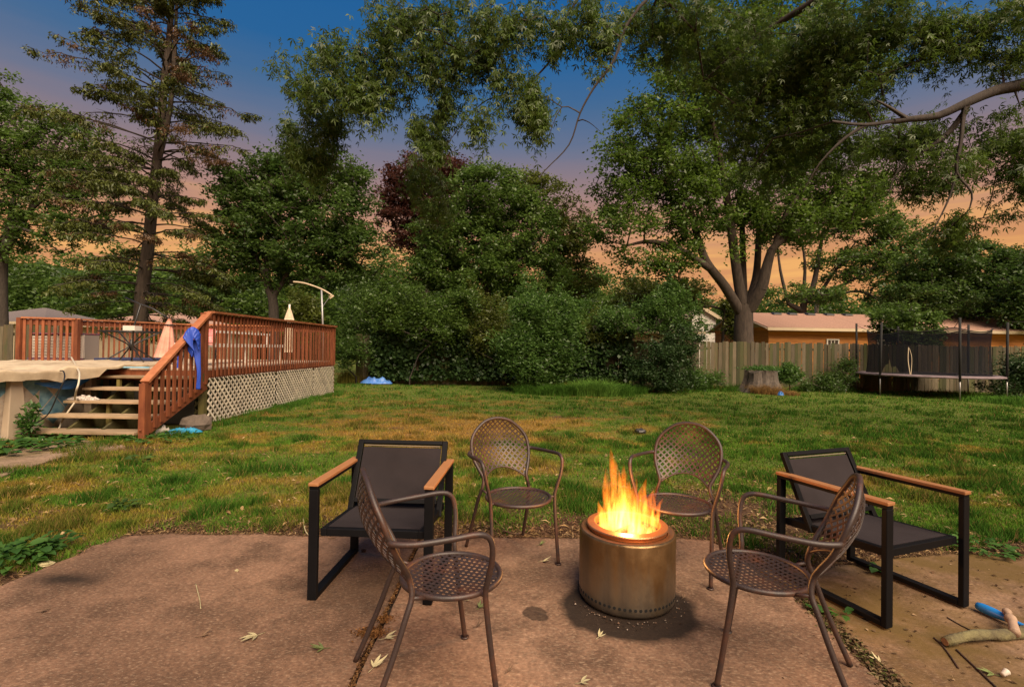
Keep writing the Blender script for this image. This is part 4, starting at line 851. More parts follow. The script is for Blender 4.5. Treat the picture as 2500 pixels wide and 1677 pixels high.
# ------------------------------------------------------------------ POOL
PC = Vector((-10.0, 7.2, 0)); PR = 3.1
PW = bpy.data.materials.new('pool_wall_print'); PW.use_nodes = True
def poolmat():
    t = PW.node_tree; N = t.nodes; L = t.links; b_ = N['Principled BSDF']; b_.inputs['Roughness'].default_value = .5
    uv = N.new('ShaderNodeUVMap'); mp_ = N.new('ShaderNodeMapping'); mp_.inputs['Rotation'].default_value = (0,0,R(45)); mp_.inputs['Scale'].default_value = (3.1,3.1,3.1); L.new(uv.outputs[0], mp_.inputs[0])
    fr = N.new('ShaderNodeVectorMath'); fr.operation = 'FRACTION'; L.new(mp_.outputs[0], fr.inputs[0]); fl_ = N.new('ShaderNodeVectorMath'); fl_.operation = 'FLOOR'; L.new(mp_.outputs[0], fl_.inputs[0])
    wn_ = N.new('ShaderNodeTexWhiteNoise'); L.new(fl_.outputs[0], wn_.inputs[0])
    n = N.new('ShaderNodeTexNoise'); n.inputs['Scale'].default_value = 9; n.inputs['Detail'].default_value = 5; L.new(uv.outputs[0], n.inputs[0])
    def ramp_(a, b2):
        m_ = N.new('ShaderNodeMix'); m_.data_type = 'RGBA'; r = N.new('ShaderNodeMapRange'); r.inputs[1].default_value = .35; r.inputs[2].default_value = .65; L.new(n.outputs[0], r.inputs[0]); L.new(r.outputs[0], m_.inputs[0]); m_.inputs[6].default_value = (*a,1); m_.inputs[7].default_value = (*b2,1); return m_.outputs[2]
    blue = ramp_((.06,.15,.22),(.17,.31,.36)); tan = ramp_((.27,.21,.16),(.42,.35,.28))
    gt = N.new('ShaderNodeMath'); gt.operation = 'GREATER_THAN'; gt.inputs[1].default_value = .55; L.new(wn_.outputs['Value'], gt.inputs[0])
    m1 = N.new('ShaderNodeMix'); m1.data_type = 'RGBA'; L.new(gt.outputs[0], m1.inputs[0]); L.new(tan, m1.inputs[6]); L.new(blue, m1.inputs[7])
    sp_ = N.new('ShaderNodeSeparateXYZ'); L.new(fr.outputs[0], sp_.inputs[0])
    def lt(o_):
        a = N.new('ShaderNodeMath'); a.operation = 'LESS_THAN'; a.inputs[1].default_value = .045; L.new(o_, a.inputs[0]); return a.outputs[0]
    mx_ = N.new('ShaderNodeMath'); mx_.operation = 'MAXIMUM'; L.new(lt(sp_.outputs[0]), mx_.inputs[0]); L.new(lt(sp_.outputs[1]), mx_.inputs[1])
    m2 = N.new('ShaderNodeMix'); m2.data_type = 'RGBA'; L.new(mx_.outputs[0], m2.inputs[0]); L.new(m1.outputs[2], m2.inputs[6]); m2.inputs[7].default_value = (.36,.31,.25,1)
    L.new(m2.outputs[2], b_.inputs['Base Color'])
poolmat()
PT = thing('swimming_pool', 'round above ground pool with blue and tan diamond printed wall left of the stair', 'pool', PC)
n = 96; mb = MB(); mb.lathe([(PR,0),(PR,.80)], n, (PC.x,PC.y,0)); o = mb.build('wall', PW, PT, smooth=True)
uvl = o.data.uv_layers.new(name='UVMap')
for poly in o.data.polygons:
    for li in poly.loop_indices:
        vi = o.data.loops[li].vertex_index; k = vi % n
        if k == 0 and any((o.data.loops[q].vertex_index % n) == n-1 for q in poly.loop_indices): k = n
        uvl.data[li].uv = (2*math.pi*PR*k/n, .80*(vi//n)+.13)
PVC = mat('tan_pool_trim', (.42,.33,.24), .5, var=.15, scale=3)
for ang in [math.atan2(6.82-7.2, -6.93+10.0)+i*2*math.pi/14 for i in range(14)]:
    d_ = Vector((math.cos(ang), math.sin(ang), 0)); s_ = Vector((-d_.y, d_.x, 0)); p = PC+d_*(PR+.004)
    q = []; 
    for z, w_, th in ((0,.13,.12),(.80,.075,.08)):
        for a, b_ in ((-1,0),(1,0),(1,1),(-1,1)): q.append(p+s_*w_*a+d_*th*b_+Vector((0,0,z)))
    MB().add(q, [(0,3,2,1),(4,5,6,7),(0,1,5,4),(1,2,6,5),(2,3,7,6),(3,0,4,7)]).build('upright', PVC, PT, bevel=.01)
MB().lathe([(PR-.05,.80),(PR+.12,.80),(PR+.13,.84),(PR-.05,.85)], n, (PC.x,PC.y,0)).build('top_rim', PVC, PT, smooth=True)
# cover
na, nr_ = 240, 46; A_ = np.linspace(0, 2*np.pi, na, endpoint=False); co = []
for j in range(nr_+1):
    f = j/nr_
    for a in A_:
        rr = PR+.17; da = (a-R(32)+math.pi)%(2*math.pi)-math.pi; bulge = math.exp(-(da/.34)**2)*.75
        s = f; rad = rr*min(1, s*1.12)+bulge*min(1, s*1.12)**3
        over = max(0, s*1.12-1)/.12
        x, y = PC.x+math.cos(a)*rad, PC.y+math.sin(a)*rad
        z = .91+.05*math.cos(f*1.5)
        xa_, ya_ = np.array([x]), np.array([y])
        wr = (fbm(xa_*2.2, ya_*2.2, 61)[0]-.5)*.10+ abs(fbm(xa_*5+a*2, ya_*5, 62)[0]-.5)*.09*(.4+f)
        if bulge > .08: z = max(z, ZD+.028)+.01
        z += wr
        if over > 0:
            fold = math.sin(a*53+3*math.sin(a*9))*.5+math.sin(a*131)*.25
            drop = (.15+.03*math.sin(a*7)+.03*math.sin(a*23)) * over * (0.25 if bulge > .25 else 1)
            z -= drop; x += math.cos(a)*(fold*.022*over); y += math.sin(a)*(fold*.022*over)
        co.append((x, y, z))
I = np.arange((nr_+1)*na).reshape(nr_+1, na); Fq = np.stack([I[:-1], np.roll(I[:-1], -1, 1), np.roll(I[1:], -1, 1), I[1:]], -1).reshape(-1, 4)
TANC = mat('tan_tarpaulin', (.50,.405,.28), .75, var=.25, scale=2.2, base2=(.34,.26,.17), bump=.4, bscale=9, seeds=False)
o = np_mesh('pool_cover', co, 4, TANC, faces=Fq, smooth=True); tag(o, 'wrinkled tan cover stretched over the pool and spilling onto the deck', 'pool cover')
BLT = mat('blue_tarpaulin', (.02,.14,.42), .5, var=.3, scale=5, bump=.6, bscale=14, seeds=False)
LBL = mat('pale_blue_tarpaulin', (.20,.38,.46), .6, var=.2, scale=5)
def strip(name, pts_top, pts_bot, m, nsub=6, rows=5, wob=.015, th=.006, sub=8, parent=None, world=True):
    a = spline(pts_top, sub); b_ = spline(pts_bot, sub); n_ = min(len(a), len(b_)); vs = []; fs = []
    for side in (0, 1):
        for i in range(n_):
            for j in range(rows+1):
                f = j/rows; p = a[i].lerp(b_[i], f); k = math.sin(i*1.7+j*2.3)*wob*math.sin(math.pi*(j+.5)/(rows+1))
                nrm = (a[min(i+1,n_-1)]-a[max(i-1,0)]).cross(b_[i]-a[i]); nrm = nrm.normalized() if nrm.length > 1e-8 else Vector((0,0,1))
                vs.append(p+nrm*(k+side*th))
    Q = n_*(rows+1)
    for side in (0, 1):
        for i in range(n_-1):
            for j in range(rows):
                q = [side*Q+i*(rows+1)+j, side*Q+(i+1)*(rows+1)+j, side*Q+(i+1)*(rows+1)+j+1, side*Q+i*(rows+1)+j+1]; fs.append(tuple(q if side else q[::-1]))
    ring = [i*(rows+1) for i in range(n_)]+[(n_-1)*(rows+1)+j for j in range(1, rows+1)]+[i*(rows+1)+rows for i in range(n_-2, -1, -1)]+[j for j in range(rows-1, 0, -1)]
    for i in range(len(ring)): a_, b2 = ring[i], ring[(i+1) % len(ring)]; fs.append((a_, b2, Q+b2, Q+a_))
    return MB().add(vs, fs).build(name, m, parent, smooth=True, world=world)
def pr(ang, r, z): return (PC.x+math.cos(R(ang))*r, PC.y+math.sin(R(ang))*r, z)
o = strip('tarpaulin', [pr(-3,PR+.10,.76),pr(2,PR+.13,.76),pr(8,PR+.14,.77),pr(15,PR+.14,.79)], [pr(-3,PR+.09,.745),pr(2,PR+.12,.66),pr(8,PR+.13,.63),pr(15,PR+.12,.74)], BLT); tag(o, 'bright blue tarpaulin sagging out below the pool cover above the diamond pattern', 'tarp')
o = strip('tarpaulin', [(-7.15,8.16,.945),(-6.9,8.18,.95),(-6.5,8.25,.955),(-6.1,8.3,.955)], [(-7.05,8.1,.90),(-6.85,8.12,.84),(-6.6,8.2,.93),(-6.1,8.26,.935)], LBL, wob=.006); tag(o, 'pale blue tarpaulin edge showing over the top stair step', 'tarp')
CORD = mat('black_cord', (.012,.012,.013), .5); WCORD = mat('white_hose', (.50,.44,.34), .5)
cp = [W(147,905,7.25), W(155,907,7.0), W(157,925,6.78), W(140,965,6.75), W(118,1010,6.75), W(85,1035,6.78), W(60,1049,6.8), W(50,1062,6.75)]
tag(MB().tube(spline(cp, 8), .009, 6).build('power_cord', CORD, smooth=True), 'black cord looping down the pool wall to the ground by the upright', 'cord')
cp = [W(174,872,9.3), W(188,898,7.6), W(194,912,7.15), W(192,935,7.0), W(186,955,7.0), W(183,975,7.3), (-6.62,7.52,.49), (-6.66,7.47,.38), (-6.72,7.4,.2), (-6.65,7.2,.02), (-6.5,6.78,.015), (-6.3,6.7,.02)]
tag(MB().tube(spline(cp, 8), .013, 6).build('hose', WCORD, smooth=True), 'thin white hose hanging from the pool cover down to the third stair step', 'hose')
# rumpled cloth on third step
def rumple(name, c, rx, ry, h_, m, label, cat, n=26, seed=1, rot=0, fade=None, thick=.004):
    xs = np.linspace(-1, 1, n); X, Y = np.meshgrid(xs, xs); rr = np.sqrt(X**2+Y**2); ang = np.arctan2(Y, X)
    lim = .8+.2*vnoise(ang*2.2+seed, ang*0+seed, seed); X2 = X*lim; Y2 = Y*lim; sq = np.maximum(np.abs(X), np.abs(Y)); k = sq/np.maximum(rr, 1e-6); X2 = X2*k; Y2 = Y2*k
    Z = (fbm(X2*3.2+seed*7, Y2*3.2, seed, 4)-.18)*h_*1.5*np.clip(1-(sq)**3, 0, 1)+np.abs(fbm(X2*7+seed, Y2*7, seed+3)-.5)*h_*.9*(1-sq**4)
    Z = np.maximum(Z, .002)
    cx, sx_ = math.cos(rot), math.sin(rot); PX = c[0]+(X2*rx*cx-Y2*ry*sx_); PY = c[1]+(X2*rx*sx_+Y2*ry*cx)
    top = np.stack([PX, PY, c[2]+Z+thick], -1).reshape(-1, 3); bot = top.copy(); bot[:, 2] = c[2]+.001
    I = np.arange(n*n).reshape(n, n); F1 = np.stack([I[:-1,:-1], I[:-1,1:], I[1:,1:], I[1:,:-1]], -1).reshape(-1, 4)
    ring = list(I[0,:])+list(I[1:,-1])+list(I[-1,-2::-1])+list(I[-2:0:-1,0]); F2 = np.array([(b2, a2, a2+n*n, b2+n*n) for a2, b2 in zip(ring, ring[1:]+ring[:1])])
    o = np_mesh(name, np.concatenate([top, bot]), 4, m, faces=np.concatenate([F1, F1[:, ::-1]+n*n, F2]), smooth=True); return tag(o, label, cat)
rumple('cloth', (-6.62,7.62,.462), .28, .10, .07, mat('speckled_cloth', (.55,.48,.42), .9, var=.75, scale=45, base2=(.12,.09,.08)), 'speckled white cloth crumpled on the left end of the third stair step', 'cloth', seed=4)
rumple('fabric_scrap', (-5.0,7.45,0), .30, .16, .10, mat('teal_fabric', (.01,.20,.36), .6, var=.2, scale=4), 'teal blue fabric scrap on the ground under the stair rail', 'fabric scrap', seed=6, rot=.5)
rumple('fabric_scrap', (-5.22,7.38,.0), .14, .12, .12, mat('grey_fabric', (.3,.27,.24), .8, var=.2, scale=4), 'pale grey scrap lying against the teal fabric under the stair rail', 'fabric scrap', seed=9)
CONC = mat('rough_stone', (.15,.115,.09), .95, var=.4, scale=7, bump=1, bscale=20)
def rock(name, c, r, m, label, cat='stone', sq=.7, seed=1):
    mb = MB(); rr = random.Random(seed); n, m_ = 10, 6; vs = []; 
    for j in range(1, m_):
        ph = math.pi*j/m_
        for i in range(n): th = 2*math.pi*i/n; k = r*(.8+.4*rr.random()); vs.append((c[0]+k*math.sin(ph)*math.cos(th), c[1]+k*math.sin(ph)*math.sin(th)*.8, max(c[2]-.01, c[2]+r*sq*.55-k*sq*math.cos(ph))))
    fs = [((j*n+i), (j*n+(i+1)%n), ((j+1)*n+(i+1)%n), ((j+1)*n+i)) for j in range(m_-2) for i in range(n)]; fs += [tuple(range(n))[::-1], tuple((m_-2)*n+i for i in range(n))]
    mb.add(vs, fs); return tag(mb.build(name, m), label, cat)
rock('stone', (-5.0,7.85,0), .22, CONC, 'grey block of stone behind the teal fabric at the foot of the deck post', seed=3)
rock('stone', (-6.1,7.15,0), .17, CONC, 'flat pale stone lying under the lower stair treads', seed=5, sq=.4)

# blue float strap over the stair rail
BLF = mat('blue_vinyl', (.018,.065,.45), .45, var=.15, scale=3, seeds=False)
fl_t = thing('pool_float', 'deflated bright blue float slung over the stair rail and hanging down', 'pool float', (-5.08,8.0,1.6))
strip('hanging_strip', [W(464,838,7.80), W(480,900,7.80), W(478,950,7.80)], [W(490,815,7.84), W(490,900,7.84), W(489,951,7.84)], BLF, wob=.006, th=.012, parent=fl_t)
strip('folded_top', [W(446,824,7.66), W(456,806,7.7), W(472,798,7.74), W(488,812,7.80), W(488,840,7.80)], [W(478,862,7.74), W(472,845,7.72), W(472,828,7.71), W(480,834,7.74), W(486,856,7.78)], BLF, wob=.012, th=.015, parent=fl_t)
strip('strap', [W(431,834,7.72), W(445,828,7.74), W(458,840,7.8), W(470,858,7.74)], [W(433,840,7.72), W(446,840,7.74), W(455,852,7.8), W(468,872,7.74)], BLF, wob=.004, th=.012, parent=fl_t)
strip('strap', [W(456,818,7.84), W(463,832,7.84), W(469,842,7.85)], [W(461,816,7.84), W(468,830,7.84), W(474,840,7.85)], BLF, wob=.002, th=.01, parent=fl_t)
strip('inner_strip', [W(434,866,8.5), W(433,885,8.5), W(432,903,8.5)], [W(441,864,8.5), W(440,884,8.5), W(436,900,8.5)], BLF, wob=.003, th=.01, parent=fl_t)

# ------------------------------------------------------------------ THINGS ON THE DECK
BLK = mat('black_metal', (.016,.015,.015), .42, var=.2, scale=10)
def table():
    c = W(320,866,10.9); c.z = ZD; t = thing('patio_table', 'black metal table frame without its top, standing on the deck with curved crossing legs', 'table', c); zt = 1.60; hw = .57
    MB().tube([c+Vector((math.cos(a)*hw, math.sin(a)*hw, zt-ZD)) for a in [2*math.pi*i/32 for i in range(32)]], .016, 6, closed=True).build('top_ring', BLK, t, smooth=True)
    for k in range(4):
        a = math.pi/4+k*math.pi/2+.3; d_ = Vector((math.cos(a), math.sin(a), 0)); pts = [c+d_*hw+Vector((0,0,zt-ZD)), c+d_*.25+Vector((0,0,.50)), c+d_*.05+Vector((0,0,.36)), c+d_*.22+Vector((0,0,.22)), c+d_*.52+Vector((0,0,.02))]
        MB().tube(spline(pts, 6), .015, 6).build('leg', BLK, t, smooth=True)
    MB().tube([c+Vector((0,0,.25)), c+Vector((0,0,.50))], .03, 8).build('hub', BLK, t, smooth=True)
    return c
tcn_ = table()
UP = mat('faded_pink_canvas', (.62,.36,.27), .9, var=.25, scale=4, base2=(.58,.22,.17), bump=.4, bscale=12)
UB = mat('beige_canvas', (.62,.50,.36), .9, var=.2, scale=4, bump=.4, bscale=12)
def folded_canopy(name, parent, top, bot, rb, m, n=8, r0=.02, h2=None):
    top = Vector(top); bot = Vector(bot); mb = MB(); vs = []; rows = 9; N_ = n*4
    for j in range(rows+1):
        f = j/rows; rr = r0+(rb-r0)*f**.8
        for i in range(N_):
            th = 2*math.pi*i/N_; k = 1-.38*(abs(math.sin(th*n/2)))**.7*min(1, f*2.5); vs.append(top.lerp(bot, f)+Vector((math.cos(th)*rr*k, math.sin(th)*rr*k, 0)))
    fs = [(j*N_+i, j*N_+(i+1)%N_, (j+1)*N_+(i+1)%N_, (j+1)*N_+i) for j in range(rows) for i in range(N_)]; fs += [tuple(range(N_)), tuple(rows*N_+i for i in range(N_))[::-1]]
    return mb.add(vs, fs).build(name, m, parent, smooth=True)
def cantilever():
    D = 10.0; base = W(322,864,D); base.z = ZD; t = thing('cantilever_parasol', 'closed faded pink parasol hanging from a black boom beside the stair rail', 'parasol', base)
    pt = W(344,742,D); MB().tube([base, W(326,800,D), pt], .016, 8).build('mast', BLK, t, smooth=True)
    MB().tube([W(307,727,D), W(340,742,D), W(372,753,D), W(413,778,D)], .017, 8).build('boom', BLK, t, smooth=True)
    folded_canopy('canopy', t, W(414,777,D), W(404,872,D), .20, UP, r0=.022)
    MB().tube([W(414,792,D), W(414,795,D)], [.075,.08], 14).build('tie_band', BLK, t, smooth=True)
    MB().box(base.x-.12, base.x+.12, base.y-.1, base.y+.1, 1.605, 1.70).build('base_block', mat('white_plastic', (.6,.56,.5), .5), t)
cantilever()
def closed_parasol():
    D = 12.2; b_ = W(705,835,D); b_.z = ZD; t = thing('closed_parasol', 'furled beige parasol on a white pole rising above the side rail of the deck', 'parasol', b_)
    MB().tube([b_, (b_.x, b_.y, W(706,748,D).z+.05)], .024, 8).build('pole', WHITE, t, smooth=True)
    folded_canopy('canopy', t, (b_.x,b_.y,W(706,750,D).z), (b_.x,b_.y,W(706,781,D).z), .125, UB, r0=.01); folded_canopy('lower_canopy', t, (b_.x,b_.y,W(706,776,D).z), (b_.x,b_.y,W(706,860,D).z), .11, UB, r0=.07)
closed_parasol()
def boompole():
    D = 15.4; b_ = W(788,900,D); b_.z = 0; STL = mat('grey_steel', (.30,.30,.30), .4, metal=.5); t = thing('curved_pole_stand', 'grey pole with a long pale curved arm standing behind the far end of the deck', 'pole', b_)
    MB().tube([b_, W(788,790,D), W(785,708,D)], .03, 8).build('pole', STL, t, smooth=True)
    MB().tube(spline([W(716,688,D), W(745,692,D), W(785,706,D), W(812,722,D)], 6), .026, 8).build('arm', CREAM, t, smooth=True)
    MB().tube([W(812,722,D), W(803,724,D), W(806,729,D), W(815,722,D)], .022, 6).build('arm_end', CREAM, t, smooth=True); MB().tube([W(805,725,D), W(788,748,D)], .012, 6).build('stay', STL, t)
boompole()
def louvre_box():
    c = W(150,866,11.9); c.z = ZD; x0, x1 = W(86,860,11.9).x, W(216,860,11.9).x; z1 = W(150,817,11.9).z; t = thing('storage_box', 'white louvred storage box with blue trim standing behind the left rail panel', 'storage box', c); y = 11.75
    WP = mat('white_slat', (.60,.53,.46), .6, var=.1, scale=3); NB = mat('navy_trim', (.02,.03,.16), .6, var=.4, scale=20, base2=(.3,.08,.05))
    MB().box(x0, x1, y+.05, y+.45, ZD, z1-.0).build('body', mat('box_inner', (.22,.19,.17), .8), t)
    for a, b_ in ((x0, x0+.05), ((x0+x1)/2-.06, (x0+x1)/2+.02), (x0+(x1-x0)*.80, x0+(x1-x0)*.84), (x1-.05, x1)): MB().box(a, b_, y, y+.045, ZD+.04, z1).build('stile', WP, t)
    k = 8; me = MB().box(0, x1-x0, 0, .02, 0, (z1-ZD)/k*.66).mesh('slat', WP)
    for i in range(k): o = bpy.data.objects.new('slat', me); link(o, t); o.location = Vector((x0, y+.02, ZD+.04+i*(z1-ZD-.06)/k))-wloc(t); o.rotation_euler = (.25, 0, 0)
    MB().box(x0-.01, x1+.01, y-.02, y+.47, z1+.003, z1+.035).build('lid', NB, t, bevel=.01); MB().box(x0-.01, x1+.01, y-.03, y-.003, ZD, ZD+.035).build('trim', NB, t)
louvre_box()
c = W(318,865,11.8); tag(MB().box(c.x-.62, c.x+.75, 11.5, 12.4, ZD+.005, ZD+.06).build('mat', mat('navy_mat', (.02,.03,.09), .8, var=.3, scale=9), bevel=.01), 'folded navy mat lying on the deck beneath the table frame', 'mat')
# white bench seen through the side balusters
def bench(label, x, y0, y1, zs, zb, parent=None):
    t = thing('long_bench', label, 'bench', (x, y0, ZD)); WB = WHITE
    MB().box(x, x+.42, y0, y1, zs-.075, zs).build('seat', WB, t); MB().box(x-.04, x-.002, y0+.9, y1, zb-.05, zb).build('back_rail', WB, t)
    for y in (y0+.1, (y0+y1)/2, y1-.15):
        MB().box(x+.04, x+.1, y, y+.05, ZD, zs-.047).build('leg', WB, t); MB().box(x+.32, x+.38, y, y+.05, ZD, zs-.047).build('leg', WB, t)
        if y > y0+.5: MB().box(x-.038, x-.004, y, y+.05, zs, zb-.052).build('back_post', WB, t)
bench('long white bench showing as pale stripes behind the side balusters', -6.6, 9.6, 13.4, 1.37, 1.66)
def foldchair():
    c = Vector((-5.95, 9.35, ZD)); t = thing('folding_chair', 'red and pink striped folding chair behind the balusters at the corner', 'chair', c, .4); RD = mat('red_stripe', (.45,.02,.035), .8, var=.6, scale=14, base2=(.65,.35,.32), stretch=(1,1,9))
    MB().beam((-.25,.1,.42),(.25,.1,.42),.42,.02).build('seat', RD, t, world=False); MB().beam((0,.33,.45),(0,.42,.72),.42,.02,(0,1,0)).build('backrest', RD, t, world=False)
    for s in (-.26,.26): MB().tube([(s,-.15,0),(s,.33,.45),(s,.42,.74)], .012, 6).build('frame', BLK, t, world=False); MB().tube([(s,.35,0),(s,-.12,.43)], .012, 6).build('leg', BLK, t, world=False)
foldchair()
# ------------------------------------------------------------------ TRAMPOLINE
def trampoline():
    C = Vector((14.35, 17.05, 0)); r = 1.95; zm = .70; t = thing('trampoline', 'round trampoline with black enclosure net and tall foam covered poles before the right fence', 'trampoline', C)
    STL = mat('galvanised_steel', (.27,.26,.25), .4, metal=.6, var=.2, scale=8); PAD = mat('faded_pad', (.16,.12,.13), .8, var=.4, scale=5); FOAM = mat('black_foam', (.012,.012,.012), .9)
    net = bpy.data.materials.new('enclosure_net'); net.use_nodes = True; N = net.node_tree.nodes; L = net.node_tree.links; N.remove(N['Principled BSDF']); out = N['Material Output']
    d_ = N.new('ShaderNodeBsdfDiffuse'); d_.inputs[0].default_value = (.012,.013,.018,1); tr = N.new('ShaderNodeBsdfTransparent'); ms = N.new('ShaderNodeMixShader'); ms.inputs[0].default_value = .62; L.new(tr.outputs[0], ms.inputs[1]); L.new(d_.outputs[0], ms.inputs[2]); L.new(ms.outputs[0], out.inputs[0])
    cir = lambda rr, z, n=48: [C+Vector((math.cos(2*math.pi*i/n)*rr, math.sin(2*math.pi*i/n)*rr, z)) for i in range(n)]
    MB().tube(cir(r, zm-.03), .028, 8, closed=True).build('frame_ring', STL, t, smooth=True)
    m = MB(); m.lathe([(0.01,zm-.015),(r-.22,zm-.005)], 48, (C.x,C.y,0)); m.lathe([(.01,zm-.02),(r-.22,zm-.012)], 48, (C.x,C.y,0)); m.build('jumping_mat', FOAM, t)
    MB().lathe([(r-.24,zm+.01),(r-.1,zm+.035),(r+.05,zm+.0),(r+.06,zm-.05),(r-.23,zm-.0)], 48, (C.x,C.y,0), close=True).build('edge_pad', PAD, t, smooth=True)
    pole_px = [(2097,955),(2168,958),(2299,974),(2408,969),(2118,943),(2328,960)]
    angs = [math.atan2(p[1]-C.y, p[0]-C.x) for p in []]
    import itertools
    tops = []
    for k in range(6):
        a = R(-158+60*k-8); p = C+Vector((math.cos(a)*(r+.04), math.sin(a)*(r+.04), 0)); ln = RNG.uniform(-.06,.06); tp = Vector((p.x+ln, p.y+ln*.5, 2.50+RNG.uniform(-.06,.06)))
        MB().tube([p, Vector((p.x,p.y,zm-.06))], .022, 8).build('leg', STL, t, smooth=True); MB().tube([Vector((p.x,p.y,zm-.14)), tp], .034, 8).build('pole', FOAM, t, smooth=True); tops.append(tp)
        ca = C+Vector((math.cos(a)*(r-.28), math.sin(a)*(r-.28), 2.24)); MB().tube([tp-Vector((0,0,.06)), ca], .008, 4).build('strap', FOAM, t)
    # net: waisted, scalloped top hung from poles
    n = 72; vs = []; rows = 6
    for j in range(rows+1):
        f = j/rows
        for i in range(n):
            a = 2*math.pi*i/n; ph = ((math.degrees(a)+166) % 60)/60; sag = math.sin(math.pi*ph); zt = 2.24-.13*sag
            rr = (r-.33)+(.05*(2*f-1)**2)-(.06*sag*f)+.02*math.sin(i*2.1+f*4); vs.append(C+Vector((math.cos(a)*rr, math.sin(a)*rr, zm+.01+(zt-zm)*f)))
    fs = [(j*n+i, j*n+(i+1)%n, (j+1)*n+(i+1)%n, (j+1)*n+i) for j in range(rows) for i in range(n)]
    MB().add(vs, fs).build('net', net, t, smooth=True); MB().tube([vs[rows*n+i] for i in range(n)], .016, 5, closed=True).build('net_hem', FOAM, t, smooth=True)
    a0 = W(2219,850,15.6); MB().tube(spline([W(2218,848,15.55), W(2217,880,15.5), W(2222,914,15.4)], 5), .012, 5).build('zip_edge', CREAM, t); MB().tube(spline([W(2220,850,15.56), W(2226,875,15.5), W(2224,914,15.4)], 5), .008, 5).build('zip_edge', CREAM, t)
trampoline()
# stump with dry straw
def stump():
    c = W(1858,950,17.0); c.z = 0; t = thing('tree_stump', 'broad grey tree stump with green growth on top, standing before the fence', 'stump', c); rr = random.Random(5); mb = MB(); n = 26; vs = []; rows = 7
    for j in range(rows+1):
        f = j/rows; rad = .50+.28*(1-f)**2.4
        for i in range(n):
            a = 2*math.pi*i/n; k = rad*(1+.10*math.sin(a*5+1)+.06*math.sin(a*11+f*2)); vs.append((c.x+math.cos(a)*k, c.y+math.sin(a)*k*.9, f*.72+.06*math.sin(a*3)*f))
    fs = [(j*n+i, j*n+(i+1)%n, (j+1)*n+(i+1)%n, (j+1)*n+i) for j in range(rows) for i in range(n)]+[tuple(rows*n+i for i in range(n))]
    mb.add(vs, fs).build('trunk', mat('grey_stump_bark', (.13,.105,.085), .95, var=.6, scale=6, stretch=(3,3,.8), bump=1.2, bscale=16), t)
    k = 900; P = np.stack([c.x+RNG.normal(size=k)*.28, c.y+RNG.normal(size=k)*.25, .76+np.abs(RNG.normal(size=k))*.06], -1); leaves('sprouts', P, .08, L_WEED, t, droop=-.3)
stump()
c = W(1860,960,16.6); blade_field('dry_straw', [(c.x+.1, c.y-.1, .55, .35, 1500, .42, .012, (.25,.15,.055)), (c.x+.55, c.y-.45, .45, .3, 900, .22, .012, (.26,.16,.06))], None, 'heap of dry straw coloured stalks slumped in front of the stump', 'straw', kind='stuff', lean=1.3)
rumple('blue_scrap', tuple(W(1906,962,15.6))[:2]+(0.02,), .11, .09, .14, BLT, 'small blue plastic scrap in the grass in front of the stump', 'plastic scrap', seed=12)
cc_ = G(918,938); rumple('tarpaulin', (cc_.x, cc_.y+.2, .02), .66, .32, .28, mat('light_blue_tarp', (.05,.16,.52), .45, var=.4, scale=4, base2=(.10,.25,.60), bump=.5, bscale=10, seeds=False), 'blue tarpaulin heaped on the grass at the far left edge of the lawn', 'tarp', seed=15)
# tall growth at the far bed
A_ = []
def gz(px, py): q = G(px, py); return q.x, q.y
dg = (.065,.145,.022); lg = (.13,.25,.045); st_ = (.27,.15,.035)
x, y = gz(950,938); blade_field('dry_reeds', [(x, y+.9, .55, .35, 1700, .95, .014, (.33,.18,.045)), (x-.9, y+.6, .45, .3, 700, .75, .012, (.16,.13,.03)), (x-1.6,y+.3,.4,.3,600,.7,.012,(.15,.14,.03))], None, 'clump of dry orange reeds behind the blue tarpaulin', 'reeds', kind='stuff', lean=.35)
sp = []
for px, py, n, h_ in ((1290,962,900,.40),(1340,965,900,.42),(1390,966,1000,.48),(1435,967,1300,.62),(1475,968,1300,.60),(1520,966,900,.48),(1555,962,600,.36)):
    x, y = gz(px, py); sp.append((x, y+.3, .45, .3, n, h_, .016, lg if 1400 < px < 1510 else dg))
blade_field('long_grass', sp, None, 'clump of long bright arching grass at the edge of the shrub bed', 'grass clump', kind='stuff', lean=.9)
sp = []
for i in range(150):
    px = RNG.uniform(850, 2560); py = np.interp(px, [850,1000,1250,1560,1800,2000,2200,2450,2560], [940,930,945,958,955,955,960,985,1000])-RNG.uniform(2,9)
    if 1600 < px < 2560: py += RNG.uniform(-3,4)
    x, y = gz(px, py); sp.append((x, y, .55, .35, 200, RNG.uniform(.12,.34), .014, tuple(np.array(dg)*(RNG.uniform(.7,1.5)) if RNG.random()<.8 else np.array(st_)*.6)))
for i in range(70):
    yy = RNG.uniform(8.4, 14.5); sp.append((DECKX+RNG.uniform(.02,.28), yy, .14, .14, 60, RNG.uniform(.06,.2), .009, tuple(np.array(dg)*RNG.uniform(.7,1.5))))
blade_field('rough_grass', sp, None, 'rough unmown grass and weeds along the far bed and the foot of the lattice', 'grass', kind='stuff', lean=.7)

